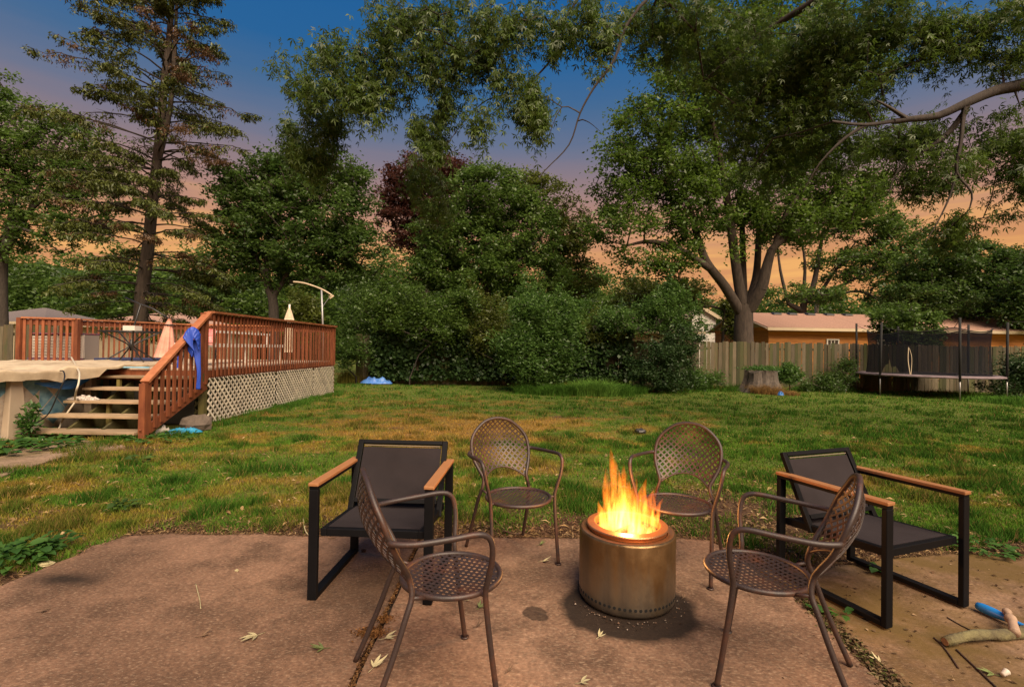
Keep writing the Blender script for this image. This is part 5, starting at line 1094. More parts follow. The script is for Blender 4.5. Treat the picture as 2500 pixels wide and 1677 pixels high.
# ------------------------------------------------------------------ BROAD LEAF WEEDS
def weed(x, y, r, n, ls, label, group=None, m=L_WEED, h=.12, cat='weed', lift=.3):
    t = thing('broadleaf_weed', label, cat, (x, y, 0), 0, group); vs = []; mb = MB(); k = 6
    P = []
    for i in range(n):
        a = RNG.uniform(0, 2*math.pi); q = math.sqrt(RNG.random())*r; cx, cy = x+math.cos(a)*q, y+math.sin(a)*q; z = float(ground_z(np.array([cx]), np.array([cy]))[0])+h*RNG.uniform(.2,1)*(1-.5*q/r)+.02
        z = max(z, .015 if edge_dist(cx, cy) < 0 else z)
        L_ = ls*RNG.uniform(.6,1.25); wd = L_*RNG.uniform(.42,.6); da = a+RNG.normal()*.8; dv = Vector((math.cos(da), math.sin(da), RNG.uniform(-.1,.5)*lift*2)); sv = Vector((-math.sin(da), math.cos(da), RNG.normal()*.25)); up = Vector((0,0,1))
        base = Vector((cx,cy,z)); pts = []
        for f, ww, dz in ((0,.08,0),(.3,.85,.05),(.6,1,.05),(.85,.55,-.02),(1,.04,-.10)):
            c_ = base+dv*L_*f+up*dz*L_; pts += [c_-sv*wd*.5*ww+up*.12*wd*ww, c_, c_+sv*wd*.5*ww+up*.12*wd*ww]
        fs = []
        for j in range(4): fs += [(j*3, j*3+1, j*3+4, j*3+3), (j*3+1, j*3+2, j*3+5, j*3+4)]
        mb.add(pts, fs); P += [RNG.random()]*15
    o = mb.build('foliage', m, t, smooth=True); at = o.data.attributes.new('tint', 'FLOAT', 'POINT'); at.data.foreach_set('value', np.array(P, np.float32))
x, y = gz(75,1375); weed(x-.12, y-.0, .20, 110, .085, 'large broad leaved weed spilling over the left edge of the patio', h=.10)
x, y = gz(120,1350); weed(x-.05, y-.0, .16, 60, .07, 'second broad leaved weed just behind the large one at the left patio edge')
x, y = gz(2400,1340); weed(x, y+.0, .17, 80, .06, 'broad leaved weed in the grass right of the right lounge chair', h=.08)
x, y = gz(30,1105); weed(x, y, .45, 80, .16, 'broad leaved plant beside the pale slab at the left edge', h=.14)
x, y = gz(110,1092); weed(x, y, .35, 60, .13, 'broad leaved plant growing over the pale slab below the pool upright', h=.12)
x, y = gz(140,1065); weed(x, y, .55, 70, .10, 'low leafy growth before the lowest stair tread', h=.08)
x, y = gz(400,1070); weed(x, y, .45, 90, .10, 'low leafy growth at the foot of the stair newel', h=.06)
x, y = gz(300,1240); weed(x, y, .09, 45, .065, 'dark rosette weed in the lawn left of the left lounge chair', h=.08, m=L_DARK)
x, y = gz(340,1125); weed(x, y, .12, 26, .08, 'tiny rosette weed in the lawn below the stair', h=.06, m=L_DARK)
for i, (px, py, lb) in enumerate(((2055,1505,'small green sprig in the mud strip beside the right iron chair'),(1990,1498,'tiny seedling in the joint under the right iron chair'),(2150,1395,'small sprig beneath the seat of the right lounge chair'))):
    x, y = gz(px, py); weed(x, y, .035, 9, .055, lb, h=.03)
def sapling():
    b_ = Vector((-6.63,6.78,0)); t = thing('weed_plant', 'leafy green weed growing up through the left ends of the lower stair treads', 'weed', b_); mb = MB(); P = []
    for k in range(4):
        tp = b_+Vector((RNG.normal()*.05, RNG.normal()*.04, .52-.10*k)); mb.tube([b_, b_.lerp(tp,.5)+Vector((.02,0,0)), tp], .005, 4)
        for i in range(46): f = RNG.uniform(.35,1.05); P.append(tuple(b_.lerp(tp, f)+Vector(RNG.normal(size=3)*.045)))
    mb.build('stem', L_WEED, t); leaves('foliage', np.array(P), .10, L_WEED, t, droop=-.1, asp=.36, flat=.6)
sapling()

# ------------------------------------------------------------------ FIRE PIT
STEEL = bpy.data.materials.new('heat_tinted_steel'); STEEL.use_nodes = True
def steelmat():
    t = STEEL.node_tree; N = t.nodes; L = t.links; b_ = N['Principled BSDF']; b_.inputs['Metallic'].default_value = .85; b_.inputs['Roughness'].default_value = .40
    tcn = N.new('ShaderNodeTexCoord'); mp_ = N.new('ShaderNodeMapping'); mp_.inputs['Scale'].default_value = (11,11,.7); L.new(tcn.outputs['Object'], mp_.inputs[0])
    n = N.new('ShaderNodeTexNoise'); n.inputs['Scale'].default_value = 1; n.inputs['Detail'].default_value = 5; L.new(mp_.outputs[0], n.inputs[0])
    sp_ = N.new('ShaderNodeSeparateXYZ'); L.new(tcn.outputs['Object'], sp_.inputs[0])
    ma = N.new('ShaderNodeMath'); ma.operation = 'MULTIPLY_ADD'; L.new(sp_.outputs[2], ma.inputs[0]); ma.inputs[1].default_value = 1.9; L.new(n.outputs[0], ma.inputs[2])
    rp = N.new('ShaderNodeValToRGB'); L.new(ma.outputs[0], rp.inputs[0]); e = rp.color_ramp.elements
    for pos, c_ in ((.45,(.50,.40,.31)),(.75,(.58,.45,.31)),(1.0,(.62,.42,.20)),(1.2,(.55,.30,.10))):
        pass
    e[0].position = .45; e[0].color = (.30,.26,.21,1); e[1].position = 1.0; e[1].color = (.22,.135,.062,1); q = e.new(.75); q.color = (.27,.21,.14,1)
    n3 = N.new('ShaderNodeTexNoise'); n3.inputs['Scale'].default_value = 9; n3.inputs['Detail'].default_value = 7; n3.inputs['Roughness'].default_value = .75; L.new(tcn.outputs['Object'], n3.inputs[0])
    mr = N.new('ShaderNodeMapRange'); mr.inputs[1].default_value = .35; mr.inputs[2].default_value = .75; mr.inputs[3].default_value = .28; mr.inputs[4].default_value = .62; L.new(n3.outputs[0], mr.inputs[0]); L.new(mr.outputs[0], b_.inputs['Roughness'])
    mx_ = N.new('ShaderNodeMix'); mx_.data_type = 'RGBA'; mx_.blend_type = 'MULTIPLY'; mx_.inputs[0].default_value = 1; L.new(rp.outputs[0], mx_.inputs[6])
    r2 = N.new('ShaderNodeMapRange'); r2.inputs[1].default_value = .3; r2.inputs[2].default_value = .55; r2.inputs[3].default_value = .55; r2.inputs[4].default_value = 1; L.new(n.outputs[0], r2.inputs[0]); cb = N.new('ShaderNodeCombineXYZ'); [L.new(r2.outputs[0], cb.inputs[i]) for i in range(3)]; L.new(cb.outputs[0], mx_.inputs[7]); L.new(mx_.outputs[2], b_.inputs['Base Color'])
steelmat()
COPP = mat('heat_browned_steel', (.46,.23,.11), .38, metal=.8, var=.3, scale=7, base2=(.46,.19,.07)); HOLE = mat('hole_black', (.004,.004,.004), .9)
def pit():
    c = STOVE; r, h_ = .259, .372; t = thing('fire_pit', 'round stainless steel smokeless fire pit with a burning fire, in the middle of the chairs', 'fire pit', c); cc = (c.x,c.y,0)
    MB().lathe([(r-.04,.0),(r-.015,.004),(r-.003,.02),(r,.05),(r,h_-.012),(r-.003,h_-.003),(r-.010,h_)], 96, cc).build('body', STEEL, t, smooth=True)
    MB().lathe([(r-.010,h_+.0005),(r-.02,h_+.003),(r-.043,h_-.002),(r-.044,h_-.012)], 96, cc).build('shoulder', COPP, t, smooth=False)
    MB().lathe([(.210,h_-.010),(.215,h_+.008),(.221,h_+.022),(.216,h_+.027),(.180,h_+.033),(.172,h_+.028),(.172,h_+.01)], 96, cc).build('flame_ring', COPP, t, smooth=False)
    MB().lathe([(.174,h_+.012),(.176,h_-.02),(.176,.10),(.02,.095),(.001,.095)], 96, cc).build('inner_wall', mat('inner_steel', (.45,.16,.06), .4, metal=.7), t, smooth=True)
    MB().lathe([(.001,.004),(r-.05,.004),(r-.05,.001)], 48, cc).build('base_plate', DARK, t)
    hm = MB(); k = 16; hm.add([(math.cos(2*math.pi*i/k)*.0078, 0, math.sin(2*math.pi*i/k)*.0078) for i in range(k)]+[(math.cos(2*math.pi*i/k)*.0078, .004, math.sin(2*math.pi*i/k)*.0078) for i in range(k)], [tuple(range(k)), tuple(range(k,2*k))[::-1]]+[(i,k+i,k+(i+1)%k,(i+1)%k) for i in range(k)]); me = hm.mesh('vent_hole', HOLE)
    for i in range(62):
        a = 2*math.pi*i/62; o = bpy.data.objects.new('vent_hole', me); link(o, t); o.location = (math.cos(a)*(r+.0012), math.sin(a)*(r+.0012), .052); o.rotation_euler = (0, 0, a+math.pi/2)
    for i in range(56):
        a = 2*math.pi*i/56; o = bpy.data.objects.new('vent_hole', me); link(o, t); o.location = (math.cos(a)*(.1735), math.sin(a)*(.1735), h_-.012); o.rotation_euler = (0, 0, a+math.pi/2); o.scale = (.9,1,.9)
pit()
CHAR = mat('charred_wood', (.05,.022,.012), .95, var=.7, scale=12, bump=1, bscale=30)
EMB = bpy.data.materials.new('embers'); EMB.use_nodes = True
def emb():
    t = EMB.node_tree; N = t.nodes; L = t.links; b_ = N['Principled BSDF']; b_.inputs['Base Color'].default_value = (.03,.015,.01,1); tcn = N.new('ShaderNodeTexCoord'); n = N.new('ShaderNodeTexNoise'); n.inputs['Scale'].default_value = 22; n.inputs['Detail'].default_value = 5; L.new(tcn.outputs['Object'], n.inputs[0])
    r = N.new('ShaderNodeMapRange'); r.inputs[1].default_value = .50; r.inputs[2].default_value = .68; r.inputs[4].default_value = .7; L.new(n.outputs[0], r.inputs[0]); b_.inputs['Emission Color'].default_value = (1,.22,.03,1); L.new(r.outputs[0], b_.inputs['Emission Strength'])
emb()
c = STOVE
for i, (a, b_, z0, z1, lb) in enumerate((((-.12,-.08),(.03,.02),.33,.37,'charred log leaning across the left of the fire'),((.11,.07),(-.09,.05),.30,.35,'charred log lying at the back of the fire'),((.02,-.13),(.12,.06),.31,.36,'charred log leaning to the right in the fire'))):
    o = MB().tube([(c.x+a[0],c.y+a[1],z0),(c.x+(a[0]+b_[0])/2,c.y+(a[1]+b_[1])/2+.005,(z0+z1)/2+.004),(c.x+b_[0],c.y+b_[1],z1)], [.020,.022,.017], 9).build('firewood', EMB if i == 2 else CHAR, smooth=False); tag(o, lb, 'firewood')
o = MB().lathe([(.001,.31),(.06,.315),(.12,.30),(.174,.27)], 32, (c.x,c.y,0)).build('ember_bed', EMB); tag(o, 'glowing bed of embers inside the fire pit', 'embers')
def flames():
    c = STOVE; t = thing('flames', 'tall orange and yellow flames rising from the fire pit', 'fire', (c.x, c.y, .32)); ms = []
    def fm(name, lo, hi, dens, zt):
        dens *= .58
        m = bpy.data.materials.new(name); m.use_nodes = True; N = m.node_tree.nodes; L = m.node_tree.links; N.remove(N['Principled BSDF']); out = N['Material Output']
        tcn = N.new('ShaderNodeTexCoord'); sp_ = N.new('ShaderNodeSeparateXYZ'); L.new(tcn.outputs['Object'], sp_.inputs[0])
        mp_ = N.new('ShaderNodeMapping'); mp_.inputs['Scale'].default_value = (48,48,8); L.new(tcn.outputs['Object'], mp_.inputs[0]); n = N.new('ShaderNodeTexNoise'); n.inputs['Detail'].default_value = 3; n.inputs['Scale'].default_value = 1; n.inputs['Distortion'].default_value = .6; L.new(mp_.outputs[0], n.inputs[0])
        mr = N.new('ShaderNodeMapRange'); mr.inputs[1].default_value = 0; mr.inputs[2].default_value = zt; L.new(sp_.outputs[2], mr.inputs[0]); lowf = N.new('ShaderNodeMapRange'); lowf.inputs[1].default_value = .0; lowf.inputs[2].default_value = .11; lowf.inputs[3].default_value = .25; L.new(sp_.outputs[2], lowf.inputs[0])
        rp = N.new('ShaderNodeValToRGB'); L.new(mr.outputs[0], rp.inputs[0]); e = rp.color_ramp.elements; e[0].color = (1,.43,.09,1); e[0].position = .0; e[1].color = (1,.12,.008,1); e[1].position = 1; q = e.new(.45); q.color = (1,.27,.028,1)
        nr = N.new('ShaderNodeMapRange'); nr.inputs[1].default_value = .42; nr.inputs[2].default_value = .62; nr.inputs[3].default_value = .03; nr.inputs[4].default_value = 2.1; L.new(n.outputs[0], nr.inputs[0])
        fz = N.new('ShaderNodeMapRange'); fz.inputs[1].default_value = 0; fz.inputs[2].default_value = 1; fz.inputs[3].default_value = dens; fz.inputs[4].default_value = dens*.26; L.new(mr.outputs[0], fz.inputs[0])
        mu = N.new('ShaderNodeMath'); mu.operation = 'MULTIPLY'; L.new(nr.outputs[0], mu.inputs[0]); L.new(fz.outputs[0], mu.inputs[1])
        mu2 = N.new('ShaderNodeMath'); mu2.operation = 'MULTIPLY'; L.new(mu.outputs[0], mu2.inputs[0]); L.new(lowf.outputs[0], mu2.inputs[1]); em = N.new('ShaderNodeEmission'); L.new(rp.outputs[0], em.inputs[0]); L.new(mu2.outputs[0], em.inputs[1]); L.new(em.outputs[0], out.inputs['Volume']); m.cycles.volume_sampling = 'MULTIPLE_IMPORTANCE'; return m
    # each tongue: (x, y, base radius, height, lean x, twist, flatness)
    T_ = [(-.035,.00,.060,.45,-.03,0),(-.055,.02,.050,.36,-.035,1),(.0,.02,.062,.36,-.005,2),(.045,.0,.060,.30,.03,3),(.075,.02,.050,.27,.055,4),(-.085,.0,.045,.25,-.03,5),(-.12,-.02,.032,.15,-.015,6),
          (.10,-.01,.040,.20,.045,7),(.12,.03,.032,.13,.04,8),(.0,-.07,.042,.16,.0,9),(.05,-.085,.036,.13,.015,10),(-.05,-.075,.036,.13,-.01,11),(.02,.06,.05,.29,.02,12),(-.02,-.03,.055,.25,-.01,13),(.03,-.04,.050,.23,.01,14),(-.10,.05,.034,.17,-.02,15),(.085,-.07,.028,.10,.01,16),(-.02,.04,.05,.36,.00,17)]
    shapes = {}
    for (x, y, r0, h_, lx, sd) in T_:
        rr = random.Random(sd); mb = MB(); pts = []; rad = []; n = 16; ph = rr.uniform(0, 6)
        for j in range(n+1):
            f = j/n; pts.append((x*1.12+lx*f*1.6+math.sin(f*6+ph)*.012*f, y+math.cos(f*5+ph)*.010*f, h_*1.10*f)); rad.append(max(.0012, r0*(1-f)**.75*(.62+.55*math.sin(min(1,f*2.2)*math.pi*.5))*(1+.18*math.sin(f*11+ph))))
        mb.tube(pts, rad, 12)
        o = mb.build('flame_tongue', fm('flame', 0, 0, 34 if h_ > .2 else 48, max(.22, h_)), t, smooth=True, world=False)
    l = bpy.data.lights.new('firelight', 'POINT'); l.energy = 16; l.color = (1,.42,.12); l.shadow_soft_size = .025; lo = bpy.data.objects.new('firelight', l); link(lo, t); lo.location = (0, 0, .20)
flames()

# ------------------------------------------------------------------ CHAIRS
IRON = bpy.data.materials.new('rusty_brown_iron'); IRON.use_nodes = True
def ironmat():
    t = IRON.node_tree; N = t.nodes; L = t.links; b_ = N['Principled BSDF']; b_.inputs['Roughness'].default_value = .5; tcn = N.new('ShaderNodeTexCoord')
    n = N.new('ShaderNodeTexNoise'); n.inputs['Scale'].default_value = 7; n.inputs['Detail'].default_value = 7; n.inputs['Roughness'].default_value = .7; L.new(tcn.outputs['Object'], n.inputs[0]); r = N.new('ShaderNodeMapRange'); r.inputs[1].default_value = .48; r.inputs[2].default_value = .72; L.new(n.outputs[0], r.inputs[0])
    m1 = N.new('ShaderNodeMix'); m1.data_type = 'RGBA'; L.new(r.outputs[0], m1.inputs[0]); m1.inputs[6].default_value = (.030,.019,.017,1); m1.inputs[7].default_value = (.085,.030,.013,1)
    n2 = N.new('ShaderNodeTexNoise'); n2.inputs['Scale'].default_value = 160; n2.inputs['Detail'].default_value = 3; L.new(tcn.outputs['Object'], n2.inputs[0]); r2 = N.new('ShaderNodeMapRange'); r2.inputs[1].default_value = .6; r2.inputs[2].default_value = .75; r2.inputs[4].default_value = .6; L.new(n2.outputs[0], r2.inputs[0])
    m2 = N.new('ShaderNodeMix'); m2.data_type = 'RGBA'; L.new(r2.outputs[0], m2.inputs[0]); L.new(m1.outputs[2], m2.inputs[6]); m2.inputs[7].default_value = (.095,.062,.054,1); L.new(m2.outputs[2], b_.inputs['Base Color'])
    bp = N.new('ShaderNodeBump'); bp.inputs['Strength'].default_value = .3; bp.inputs['Distance'].default_value = .002; L.new(n2.outputs[0], bp.inputs['Height']); L.new(bp.outputs[0], b_.inputs['Normal'])
ironmat()
TR = .0113
SY = -.055
def seat_z(x, y): return .412-.014*(1-min(1, (x*x+(y-SY)**2)/.042))
def back_pt(u, v):      # v = height above ground
    yb = np.interp(v, [.44,.49,.54,.60,.66,.73,.79,.845,.87], [.143,.150,.172,.205,.230,.258,.283,.300,.308]); hw = np.interp(v, [.46,.50,.57,.655], [.150,.165,.195,.207]) if v < .655 else math.sqrt(max(0, .207**2-((v-.655)/.97)**2)); return Vector((u, yb+.075*max(0, (hw*hw-u*u))/.207**2, v))
def strips(inside, fn, pitch, wd, th, ext, cen, seg=.03):
    mb = MB()
    for sg in (1, -1):
        k = -ext
        while k <= ext:
            run = []; s = -ext*1.2
            ds = seg/3; runs = []
            while s <= ext*1.2:
                u = (s-k*0)*.7071+k*.7071; v = sg*((s)*.7071-k*.7071)
                if inside(cen[0]+u, cen[1]+v): run.append((cen[0]+u, cen[1]+v))
                else:
                    if len(run) > 2: runs.append(run)
                    run = []
                s += ds
            if len(run) > 2: runs.append(run)
            for rn in runs:
                q = rn[::3]+([rn[-1]] if (len(rn)-1) % 3 else [])
                P = [fn(*a) for a in q]; vs = []
                sv = Vector((.7071, -sg*.7071))*(wd/2)
                for (a, p) in zip(q, P):
                    p1 = fn(a[0]-sv.x, a[1]-sv.y); p2 = fn(a[0]+sv.x, a[1]+sv.y); du = fn(a[0]+.002, a[1])-p; dv = fn(a[0], a[1]+.002)-p; nn = du.cross(dv).normalized()*(th/2); o_ = nn*(.6 if sg > 0 else -.6)
                    vs += [p1-nn+o_, p2-nn+o_, p2+nn+o_, p1+nn+o_]
                fs = []
                for i in range(len(q)-1):
                    for j in range(4): j2 = (j+1) % 4; fs.append((i*4+j, i*4+j2, (i+1)*4+j2, (i+1)*4+j))
                mb.add(vs, fs)
            k += pitch
    return mb
HV = .655; HR = .207
def hoop_in(u, v):
    if v > HV: return u*u+((v-HV)/.97)**2 < HR*HR
    hw = np.interp(v, [.46,.50,.57,HV], [.150,.165,.195,HR]); return abs(u) < hw and u*u+(v-.3225)**2 > .2175**2
def iron_meshes():
    d = {}
    half = [(.215,.305,0),(.200,.222,.20),(.186,.165,.36),(.170,.141,.43),(.158,.150,.49),(.178,.172,.54),(.203,.205,.60),(.212,.230,.66),(.203,.258,.73),(.163,.283,.79),(.090,.300,.845),(0,.308,.863)]
    full = half+[(-x, y, z) for x, y, z in half[-2::-1]]
    d['back_frame'] = MB().tube(spline(full, 6), TR, 10).mesh('back_frame', IRON, True)
    arc = [(math.cos(R(a))*.2175, .3225+math.sin(R(a))*.2175) for a in range(44, 137, 4)]; d['back_arch'] = MB().tube([back_pt(u, v) for u, v in arc], .006, 6).mesh('back_arch', IRON, True)
    d['backrest'] = strips(hoop_in, back_pt, .0262, .0088, .0022, .23, (0, HV)).mesh('backrest', IRON)
    d['seat'] = strips(lambda x, y: x*x+(y-SY)**2 < .199**2, lambda x, y: Vector((x, y, seat_z(x, y))), .0255, .0118, .0016, .22, (0, SY)).mesh('seat', IRON)
    d['seat_rim'] = MB().tube([(math.cos(2*math.pi*i/48)*.203, SY+math.sin(2*math.pi*i/48)*.203, .410) for i in range(48)], .0115, 8, closed=True).mesh('seat_rim', IRON, True)
    for s, nm in ((1, 'arm'), (-1, 'arm.001')):
        a = [(.211*s,.230,.655),(.233*s,.220,.655),(.262*s,.15,.655),(.275*s,.03,.662),(.278*s,-.07,.668),(.276*s,-.115,.655),(.272*s,-.135,.62),(.258*s,-.140,.55),(.236*s,-.132,.47),(.222*s,-.13,.40),(.222*s,-.155,.2),(.224*s,-.185,0)]
        d[nm] = MB().tube(spline(a, 6), TR, 10).mesh('arm', IRON, True)
        d['stub'+nm] = MB().tube([(.150*s,.080,.405),(.174*s,.143,.425)], .008, 6).mesh('bracket', IRON, True)
        d['st2'+nm] = MB().tube([(.186*s,-.115,.408),(.222*s,-.130,.41)], .008, 6).mesh('bracket', IRON, True)
        d['foot'+nm] = MB().tube([(.2235*s,-.185,0),(.2235*s,-.185,.004)], .020, 10).mesh('foot', IRON, True)
    return d
IM = iron_meshes()
def iron_chair(x, y, f, label):
    t = thing('iron_chair', label, 'chair', (x, y, 0), math.atan2(f[0], -f[1]), 'brown iron lattice armchairs round the fire')
    for k, me in IM.items():
        o = bpy.data.objects.new(me.name.split('.')[0], me); link(o, t)
    return t
iron_chair(.033, 3.19, (.205,-.435), 'round backed brown iron armchair standing behind the left of the fire pit, facing the camera')
iron_chair(-.288, 2.04, (.93,.37), 'nearest left brown iron armchair, seen from its side with its back to the lounge chair')
iron_chair(1.12, 2.11, (-.874,.486), 'nearest right brown iron armchair, its lattice back turned to the right lounge chair')
iron_chair(1.063, 3.10, (-.523,-.852), 'brown iron armchair directly behind the flames with rusty front rim')

ALU = mat('black_powdercoat', (.005,.005,.006), .55, var=.2, scale=8, spec=.12); SLING = mat('charcoal_sling', (.032,.026,.028), .9, var=.25, scale=3, bump=.25, bscale=500, spec=.1)
TEAK = mat('teak_slat', (.33,.150,.060), .6, var=.3, scale=5, base2=(.29,.12,.04), stretch=(8,1,8), bump=.2, bscale=30)
def lounge_meshes():
    d = []; hw = .335; tw = .05; yf, yr = -.32, .32
    for s in (-1, 1):
        xi = s*(hw-tw/2)
        a = MB().box(xi-tw/2, xi+tw/2, yf, yf+.028, 0, .585); d.append(('leg', a.mesh('leg', ALU), .004))
        a = MB().box(xi-tw/2, xi+tw/2, yr-.028, yr, 0, .585); d.append(('leg', a.mesh('leg', ALU), .004))
        a = MB().box(xi-tw/2+.001, xi+tw/2-.001, yf+.028, yr-.028, 0.001, .027); d.append(('sled_rail', a.mesh('sled_rail', ALU), .003))
        a = MB().box(xi-tw/2+.001, xi+tw/2-.001, yf+.001, yr-.001, .586, .603); d.append(('arm_rail', a.mesh('arm_rail', ALU), .002))
        a = MB().box(xi-tw/2-.003, xi+tw/2+.003, yf-.006, yr+.006, .6035, .622); d.append(('armrest', a.mesh('armrest', TEAK), .004))
    xi = hw-tw-.002; z0, z1 = .352, .322
    fr = MB()
    for s in (-1, 1): fr.beam((s*(xi-.018), yf+.03, z0), (s*(xi-.018), yr-.02, z1), .034, .040)
    fr.beam((-xi+.036, yf+.045, z0-.001), (xi-.036, yf+.045, z0-.001), .030, .040); fr.beam((-xi+.036, yr-.05, z1+.002), (xi-.036, yr-.05, z1+.002), .030, .034); d.append(('seat_frame', fr.mesh('seat_frame', ALU), .003))
    sl_ = MB(); n = 12; vs = []
    for side in (0, 1):
        for j in range(n+1):
            f = j/n
            for i in range(n+1):
                g_ = i/n; sag = .012*math.sin(math.pi*f)*math.sin(math.pi*g_); vs.append((-xi+.030+(2*xi-.060)*g_, yf+.062+(yr-yf-.13)*f, z0+(z1-z0)*(f*.9+.06)+.021-sag-side*.003))
    Q = (n+1)**2; fs = [(j*(n+1)+i, j*(n+1)+i+1, (j+1)*(n+1)+i+1, (j+1)*(n+1)+i) for j in range(n) for i in range(n)]; fs += [tuple(k+Q for k in f[::-1]) for f in fs]; d.append(('seat_sling', MB().add(vs, fs).mesh('seat_sling', SLING, True), 0))
    # back, leaning from (y=.17,z=.31) up to (y=.35,z=.73)
    bx_ = .278; p0 = Vector((0,.145,.36)); p1 = Vector((0,.325,.735)); up = (p1-p0).normalized(); bf = MB()
    for s in (-1, 1): bf.beam((s*bx_, p0.y-.02, p0.z-.05), (s*bx_, p1.y, p1.z), .026, .034, (1,0,0))
    for p in (p0+up*.03, p1-up*.014): bf.beam((-bx_+.018, p.y, p.z), (bx_-.018, p.y, p.z), .030, .026, up)
    d.append(('back_frame', bf.mesh('back_frame', ALU), .003))
    vs = []
    for side in (0, 1):
        for j in range(n+1):
            f = j/n; p = (p0+up*.04).lerp(p1-up*.045, f)
            for i in range(n+1): g_ = i/n; sag = .012*math.sin(math.pi*f)*math.sin(math.pi*g_); vs.append((-bx_+.022+(2*bx_-.044)*g_, p.y+sag-.004+side*.003, p.z))
    d.append(('back_sling', MB().add(vs, fs).mesh('back_sling', SLING, True), 0))
    hm = MB(); hm.beam((-bx_+.03, (p1-up*.035).y-.004, (p1-up*.035).z), (bx_-.03, (p1-up*.035).y-.004, (p1-up*.035).z), .010, .006, up); d.append(('hem', hm.mesh('hem', mat('hem_thread', (.13,.10,.07), .8)), 0))
    return d
LM = lounge_meshes()
def lounge(x, y, rz, label):
    t = thing('lounge_chair', label, 'chair', (x, y, 0), rz, 'black framed lounge chairs with wooden arms')
    for nm, me, bv in LM:
        o = bpy.data.objects.new(nm, me); link(o, t)
        if bv: b_ = o.modifiers.new('b', 'BEVEL'); b_.width = bv; b_.segments = 2
lounge(-.72, 2.93, R(-2.5), 'left black lounge chair with wooden armrests and charcoal sling, facing the camera on the patio')
lounge(2.067, 2.853, math.atan2(.35,.936), 'right black lounge chair with wooden armrests, standing on the muddy slab')

# ------------------------------------------------------------------ SMALL DEBRIS
LFM = [mat('pale_fallen_leaf', (.42,.36,.20), .8, var=.3, scale=20), mat('green_fallen_leaf', (.12,.15,.04), .7, var=.4, scale=20), mat('brown_fallen_leaf', (.13,.075,.04), .8, var=.3, scale=20)]
def fleaf(px, py, size, mi, label, lobes=4, rot=0, seed=1, zb=0, curl=.25):
    q = G(px, py); r = random.Random(seed); mb = MB()
    for k in range(lobes):
        a = rot+(k-(lobes-1)/2)*.62+r.uniform(-.15,.15); L_ = size*(1 if k in (1,2) else .7)*r.uniform(.8,1.1); wd = L_*.26; d_ = Vector((math.cos(a), math.sin(a), 0)); s_ = Vector((-d_.y, d_.x, 0)); pts = []; cu = r.uniform(.3,1)*curl
        for f, w_ in ((0,.15),(.25,.8),(.5,1),(.75,.6),(1,.05)):
            c_ = Vector((q.x,q.y,.004+zb))+d_*L_*f+Vector((0,0,L_*cu*f*f)); pts += [c_-s_*wd*.5*w_+Vector((0,0,wd*.35*w_)), c_, c_+s_*wd*.5*w_+Vector((0,0,wd*.35*w_))]
        fs = []
        for j in range(4): fs += [(j*3,j*3+1,j*3+4,j*3+3),(j*3+1,j*3+2,j*3+5,j*3+4)]
        mb.add(pts, fs)
    mb.tube([(q.x,q.y,.004+zb),(q.x-math.cos(rot)*size*.5,q.y-math.sin(rot)*size*.5,.003+zb)], .0012, 4)
    tag(mb.build('fallen_leaf', LFM[mi], smooth=True), label, 'leaf')
fleaf(628,1552,.075,0,'pale fallen leaf with long pointed lobes in the left middle of the patio',4,-2.3,3)
fleaf(492,1554,.05,2,'curled brown leaf left of the long lobed pale leaf',3,.3,4,curl=.6)
fleaf(790,1584,.06,1,'green and tan leaf between the pale leaf and the near iron chair',4,-2.9,5,curl=.4)
fleaf(940,1560,.065,0,'pale leaf with a green tip beside the joint under the near left iron chair',3,.3,6)
fleaf(912,1630,.07,0,'whitish green curled leaf near the bottom edge left of the chair leg',4,1.2,7,curl=.7)
fleaf(1170,1484,.045,1,'dark green crumpled leaf under the seat of the near left iron chair',4,1,8,curl=.8)
fleaf(1138,1466,.03,0,'small yellowish leaf just behind the far front leg of the near left iron chair',2,0,9)
fleaf(1163,1530,.035,2,'small brown curled leaf right of the near left iron chair leg',3,.4,10,curl=.8)
fleaf(1318,1330,.05,1,'green brown curled leaf on the patio left of the fire pit by the soil edge',3,.4,11,curl=.6)
fleaf(1325,1371,.055,0,'tan curled leaf left of the fire pit',3,-.2,12,curl=.6)
fleaf(1462,1556,.05,0,'pale leaf on the dark stain in front of the fire pit',3,.8,13,curl=.5)
fleaf(1418,1668,.05,0,'pale leaf at the bottom edge below the fire pit',3,.2,14)
fleaf(1668,1461,.03,2,'dark leaf bit right of the fire pit',3,.5,15,curl=.9)
fleaf(2150,1612,.045,0,'small pale leaf beside the rear foot of the near right iron chair',3,1.9,16,zb=-.01,curl=.8)
fleaf(2428,1642,.06,1,'green leaf lying beside the white cup at the lower right',3,2.8,17,zb=-.01)
fleaf(100,1494,.04,2,'rusty brown leaf at the left end of the patio',3,.1,18,curl=.3)
fleaf(1240,1640,.03,2,'dark brown leaf bit near the bottom edge right of the chair leg',3,.7,19,curl=.6)
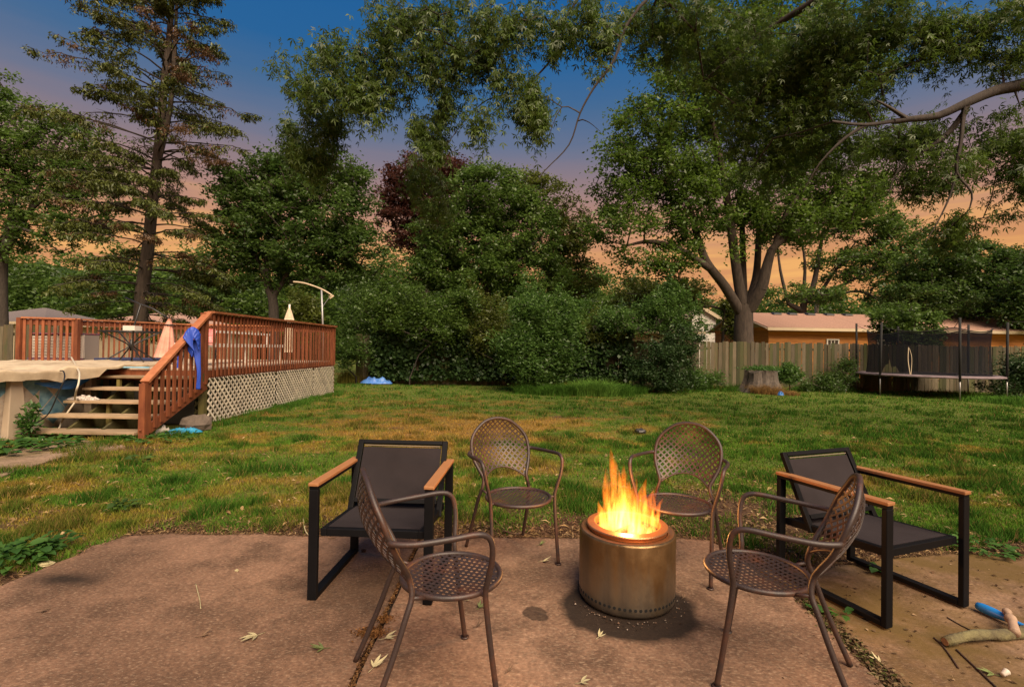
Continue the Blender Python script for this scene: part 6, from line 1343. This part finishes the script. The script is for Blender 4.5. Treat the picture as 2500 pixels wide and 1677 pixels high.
for i, (pts, lb, r_, m_) in enumerate((([(478,1425),(483,1445),(488,1465),(490,1485)],'thin pale curved twig on the left part of the patio',.0025,LFM[0]),([(740,1262),(744,1290),(752,1305),(760,1310)],'pale curved root end beside the left lounge chair leg',.004,LFM[0]),
        ([(2280,1556),(2305,1580),(2340,1630)],'dark thin twig on the muddy slab left of the log',.0035,CHAR),([(2335,1585),(2385,1632),(2432,1677)],'long dark twig running from the log to the bottom edge',.004,CHAR),([(2312,1506),(2345,1525),(2390,1547)],'thin brown twig between the lounge chair foot and the log',.0028,CHAR),
        ([(1230,1295),(1262,1303),(1285,1293)],'bare curved stick lying on the soil behind the patio left of the fire pit',.006,LFM[2]),([(800,1314),(818,1313)],'tiny stick on the patio under the left lounge chair',.003,LFM[2]))):
    z_ = .004 if pts[0][0] < 1900 else -.008; pp = [G(a, b_, z_) for a, b_ in pts]
    tag(MB().tube(spline(pp, 5), r_, 6).build('twig', m_, smooth=True), lb, 'twig')
MOSS = mat('mossy_bark', (.155,.135,.060), .95, var=.5, scale=16, base2=(.07,.055,.03), stretch=(1,1,1), bump=1.2, bscale=45, seeds=False)
a_, b_ = G(2308,1566,.012), G(2560,1528,.03); dv = b_-a_
pts = [a_+dv*f+Vector((0,0,.012*math.sin(f*7))) for f in [i/14 for i in range(15)]]
t = thing('log', 'mossy greenish branch with a sawn end lying on the muddy slab at the lower right', 'log', a_); MB().tube(pts, [.021+.006*i/14+.002*math.sin(i*1.9) for i in range(15)], 14).build('bark', MOSS, t, smooth=True); dd = dv.normalized(); MB().tube([a_-dd*.003, a_+dd*.002], .0165, 14).build('sawn_end', mat('sawn_wood', (.22,.12,.06), .8, var=.4, scale=60), t)
a_, b_ = G(2383,1476,.018), G(2540,1546,.018); dv = b_-a_; f_ = [0,.02,.10,.3,.45,.6,.75,1]; rr_ = [.004,.018,.023,.024,.019,.012,.011,.011]
tag(MB().tube([a_+dv*q for q in f_], rr_, 14).build('toy_bat', mat('blue_plastic', (.015,.17,.50), .4, var=.1, scale=5), smooth=True), 'bright blue plastic toy bat lying across the muddy slab behind the mossy log', 'toy bat')
a_ = G(2458,1492,.05); b_ = G(2478,1545,.03); tag(MB().tube(spline([a_, a_.lerp(b_,.3)+Vector((.0,0,.006)), a_.lerp(b_,.6)+Vector((.004,0,.008)), b_], 5), [.019,.020,.015,.013,.014,.016,.022,.025,.024,.020,.018,.019,.020,.021,.022,.022], 12).build('broken_branch', mat('peeled_wood', (.42,.28,.19), .7, var=.3, scale=12, bump=.5, bscale=30), smooth=True), 'pale peeled knobbly stick crossing the blue bat', 'stick')
q = G(2448,1655,-.012); ax = Vector((.8,.35,.12)).normalized(); tag(MB().tube([q+Vector((0,0,.016)), q+ax*.03+Vector((0,0,.016)), q+ax*.032+Vector((0,0,.016))], [.009,.012,.014], 16).build('cup', mat('white_cup', (.55,.48,.40), .5), smooth=True), 'tiny white cup lying on its side at the lower right corner', 'cup')
rock('stone', (G(1562,1057).x, G(1562,1057).y, 0), .10, DARK, 'small dark lump lying in the worn grass behind the flames', seed=8, sq=.5)
rock('pebble', (G(578,1394).x, G(578,1394).y, 0), .012, LFM[0], 'white pebble alone on the patio left of the left lounge chair', 'pebble', seed=9)
rock('bark_chip', (G(112,1378).x, G(112,1378).y, 0), .045, LFM[0], 'pale flat bark chip beside the large weed at the patio edge', 'bark chip', seed=10, sq=.25)
rock('pebble', (G(888,1346).x, G(888,1346).y, 0), .018, CHAR, 'small dark lump on the patio beneath the left lounge chair', 'pebble', seed=11)

# litter: straw and bark crumbs on the soil band and in the joints
def litter(name, n, fn, cols, label, smin, smax, asp=.18):
    xs, ys, zs = fn(n); k = len(xs); a = RNG.uniform(0, np.pi*2, k); L_ = RNG.uniform(smin, smax, k); d_ = np.stack([np.cos(a), np.sin(a), RNG.normal(size=k)*.18], -1)*L_[:, None]; s_ = np.stack([-np.sin(a), np.cos(a), RNG.normal(size=k)*.3], -1)*(L_*asp*RNG.uniform(.5,1.6,k))[:, None]; up = np.array([0,0,1.0])*(L_*.18)[:, None]
    P = np.stack([xs, ys, zs], -1); co = np.stack([P-d_*.5, P+s_*.5+up, P+d_*.5, P-s_*.5+up], 1).reshape(-1, 3); ci = RNG.integers(0, len(cols), k); cc = np.array(cols)[ci]*RNG.uniform(.5,1.4,(k,1))
    tag(np_mesh(name, co, 4, gm, attrs={'Col': ('FLOAT_COLOR', np.concatenate([np.repeat(cc,4,0), np.ones((k*4,1))],1))}), label, 'litter', kind='stuff')
def soilband(n):
    xs = RNG.uniform(-4.2, 4.2, n); ed = RNG.exponential(.22, n)-.02; ys = np.interp(xs, EX, EY)+ed/.9; return xs, ys, np.maximum(ground_z(xs, ys), np.where(ed < .0, .002, -9))+.006
litter('soil_litter', 26000, soilband, [(.30,.20,.10),(.16,.09,.05),(.06,.035,.022),(.24,.15,.07),(.10,.06,.035)], 'straw, bark crumbs and dry leaf bits on the soil band round the patio', .010, .055)
def barepatch(n):
    xs = 2.15+RNG.normal(size=n)*.6; ys = 4.4+RNG.normal(size=n)*.7; k = edge_dist(xs, ys) > .02; xs, ys = xs[k], ys[k]; return xs, ys, ground_z(xs, ys)+.006
litter('soil_litter', 5000, barepatch, [(.30,.20,.10),(.16,.09,.05),(.06,.035,.022)], 'dry crumbs on the bare ground behind the right lounge chair', .012, .06)
def lawnlit(n):
    u = RNG.random(n); ys = 1/(1/3.2+u*(1/13-1/3.2)); xs = RNG.uniform(-1.1,1.1,n)*ys; k = (edge_dist(xs, ys) > .05) & (fbm(xs*1.5, ys*1.5, 99) > .48); xs, ys = xs[k], ys[k]; return xs, ys, ground_z(xs, ys)+.015
litter('lawn_litter', 5000, lawnlit, [(.33,.22,.10),(.22,.13,.06),(.40,.28,.15)], 'dry leaf bits and straw scattered over the worn lawn', .02, .09, .22)
def joint(n):
    t_ = RNG.random(n); a = np.array(jl[0])+np.array([.013,0]); b2 = np.array(jl[3])+np.array([.013,0]); P = a+(b2-a)*t_[:, None]+RNG.normal(size=(n,2))*np.array([.006,.01]); return P[:,0], P[:,1], np.full(n, -.01)+RNG.random(n)*.012
litter('joint_litter', 1500, joint, [(.16,.08,.035),(.07,.035,.02),(.22,.12,.05)], 'brown crumbs filling the joint under the near left iron chair', .006, .02, .5)
def mulch(n):
    q = G(905,1545); q2 = G(940,1512); k = n//4; xs = np.concatenate([q.x+RNG.normal(size=n-k)*.035, q2.x+RNG.normal(size=k)*.022]); ys = np.concatenate([q.y+RNG.normal(size=n-k)*.022, q2.y+RNG.normal(size=k)*.018]); return xs, ys, RNG.random(n)*.008+.002
litter('mulch_crumbs', 900, mulch, [(.20,.09,.03),(.13,.055,.02),(.26,.13,.05)], 'small pile of orange brown seed crumbs beside the joint', .005, .014, .6)
def joint2(n):
    t_ = RNG.random(n); a = (np.array(jr[2])+np.array(jr2[1]))/2; b2 = (np.array(jr[3])+np.array(jr2[2]))/2; P = a+(b2-a)*t_[:, None]+RNG.normal(size=(n,2))*np.array([.03,.03]); return P[:,0], P[:,1], np.full(n, -.02)+RNG.random(n)*.02
litter('joint_litter', 2200, joint2, [(.14,.09,.05),(.05,.03,.02),(.20,.15,.08),(.06,.07,.02)], 'leaf crumbs in the mud strip beside the near right iron chair', .006, .03, .4)
def crumbs(n):
    ys = RNG.uniform(1.9, 3.4, n); xs = RNG.uniform(1.1, 3.3, n); k = edge_dist(xs, ys) < -.03; return xs[k], ys[k], np.full(k.sum(), -.008)
litter('slab_litter', 500, crumbs, [(.06,.035,.022),(.10,.06,.035),(.25,.17,.1)], 'dark crumbs and bits scattered over the muddy right slab', .006, .03, .4)
def ash(n):
    a = RNG.uniform(-2.9,-.2,n); r = .27+np.abs(RNG.normal(size=n))*.035; return STOVE.x+np.cos(a)*r, STOVE.y+np.sin(a)*r, np.full(n, .003)
litter('ash_flakes', 110, ash, [(.38,.30,.24),(.2,.12,.08),(.05,.03,.02)], 'pale ash flakes on the dark stain round the foot of the fire pit', .004, .014, .6)
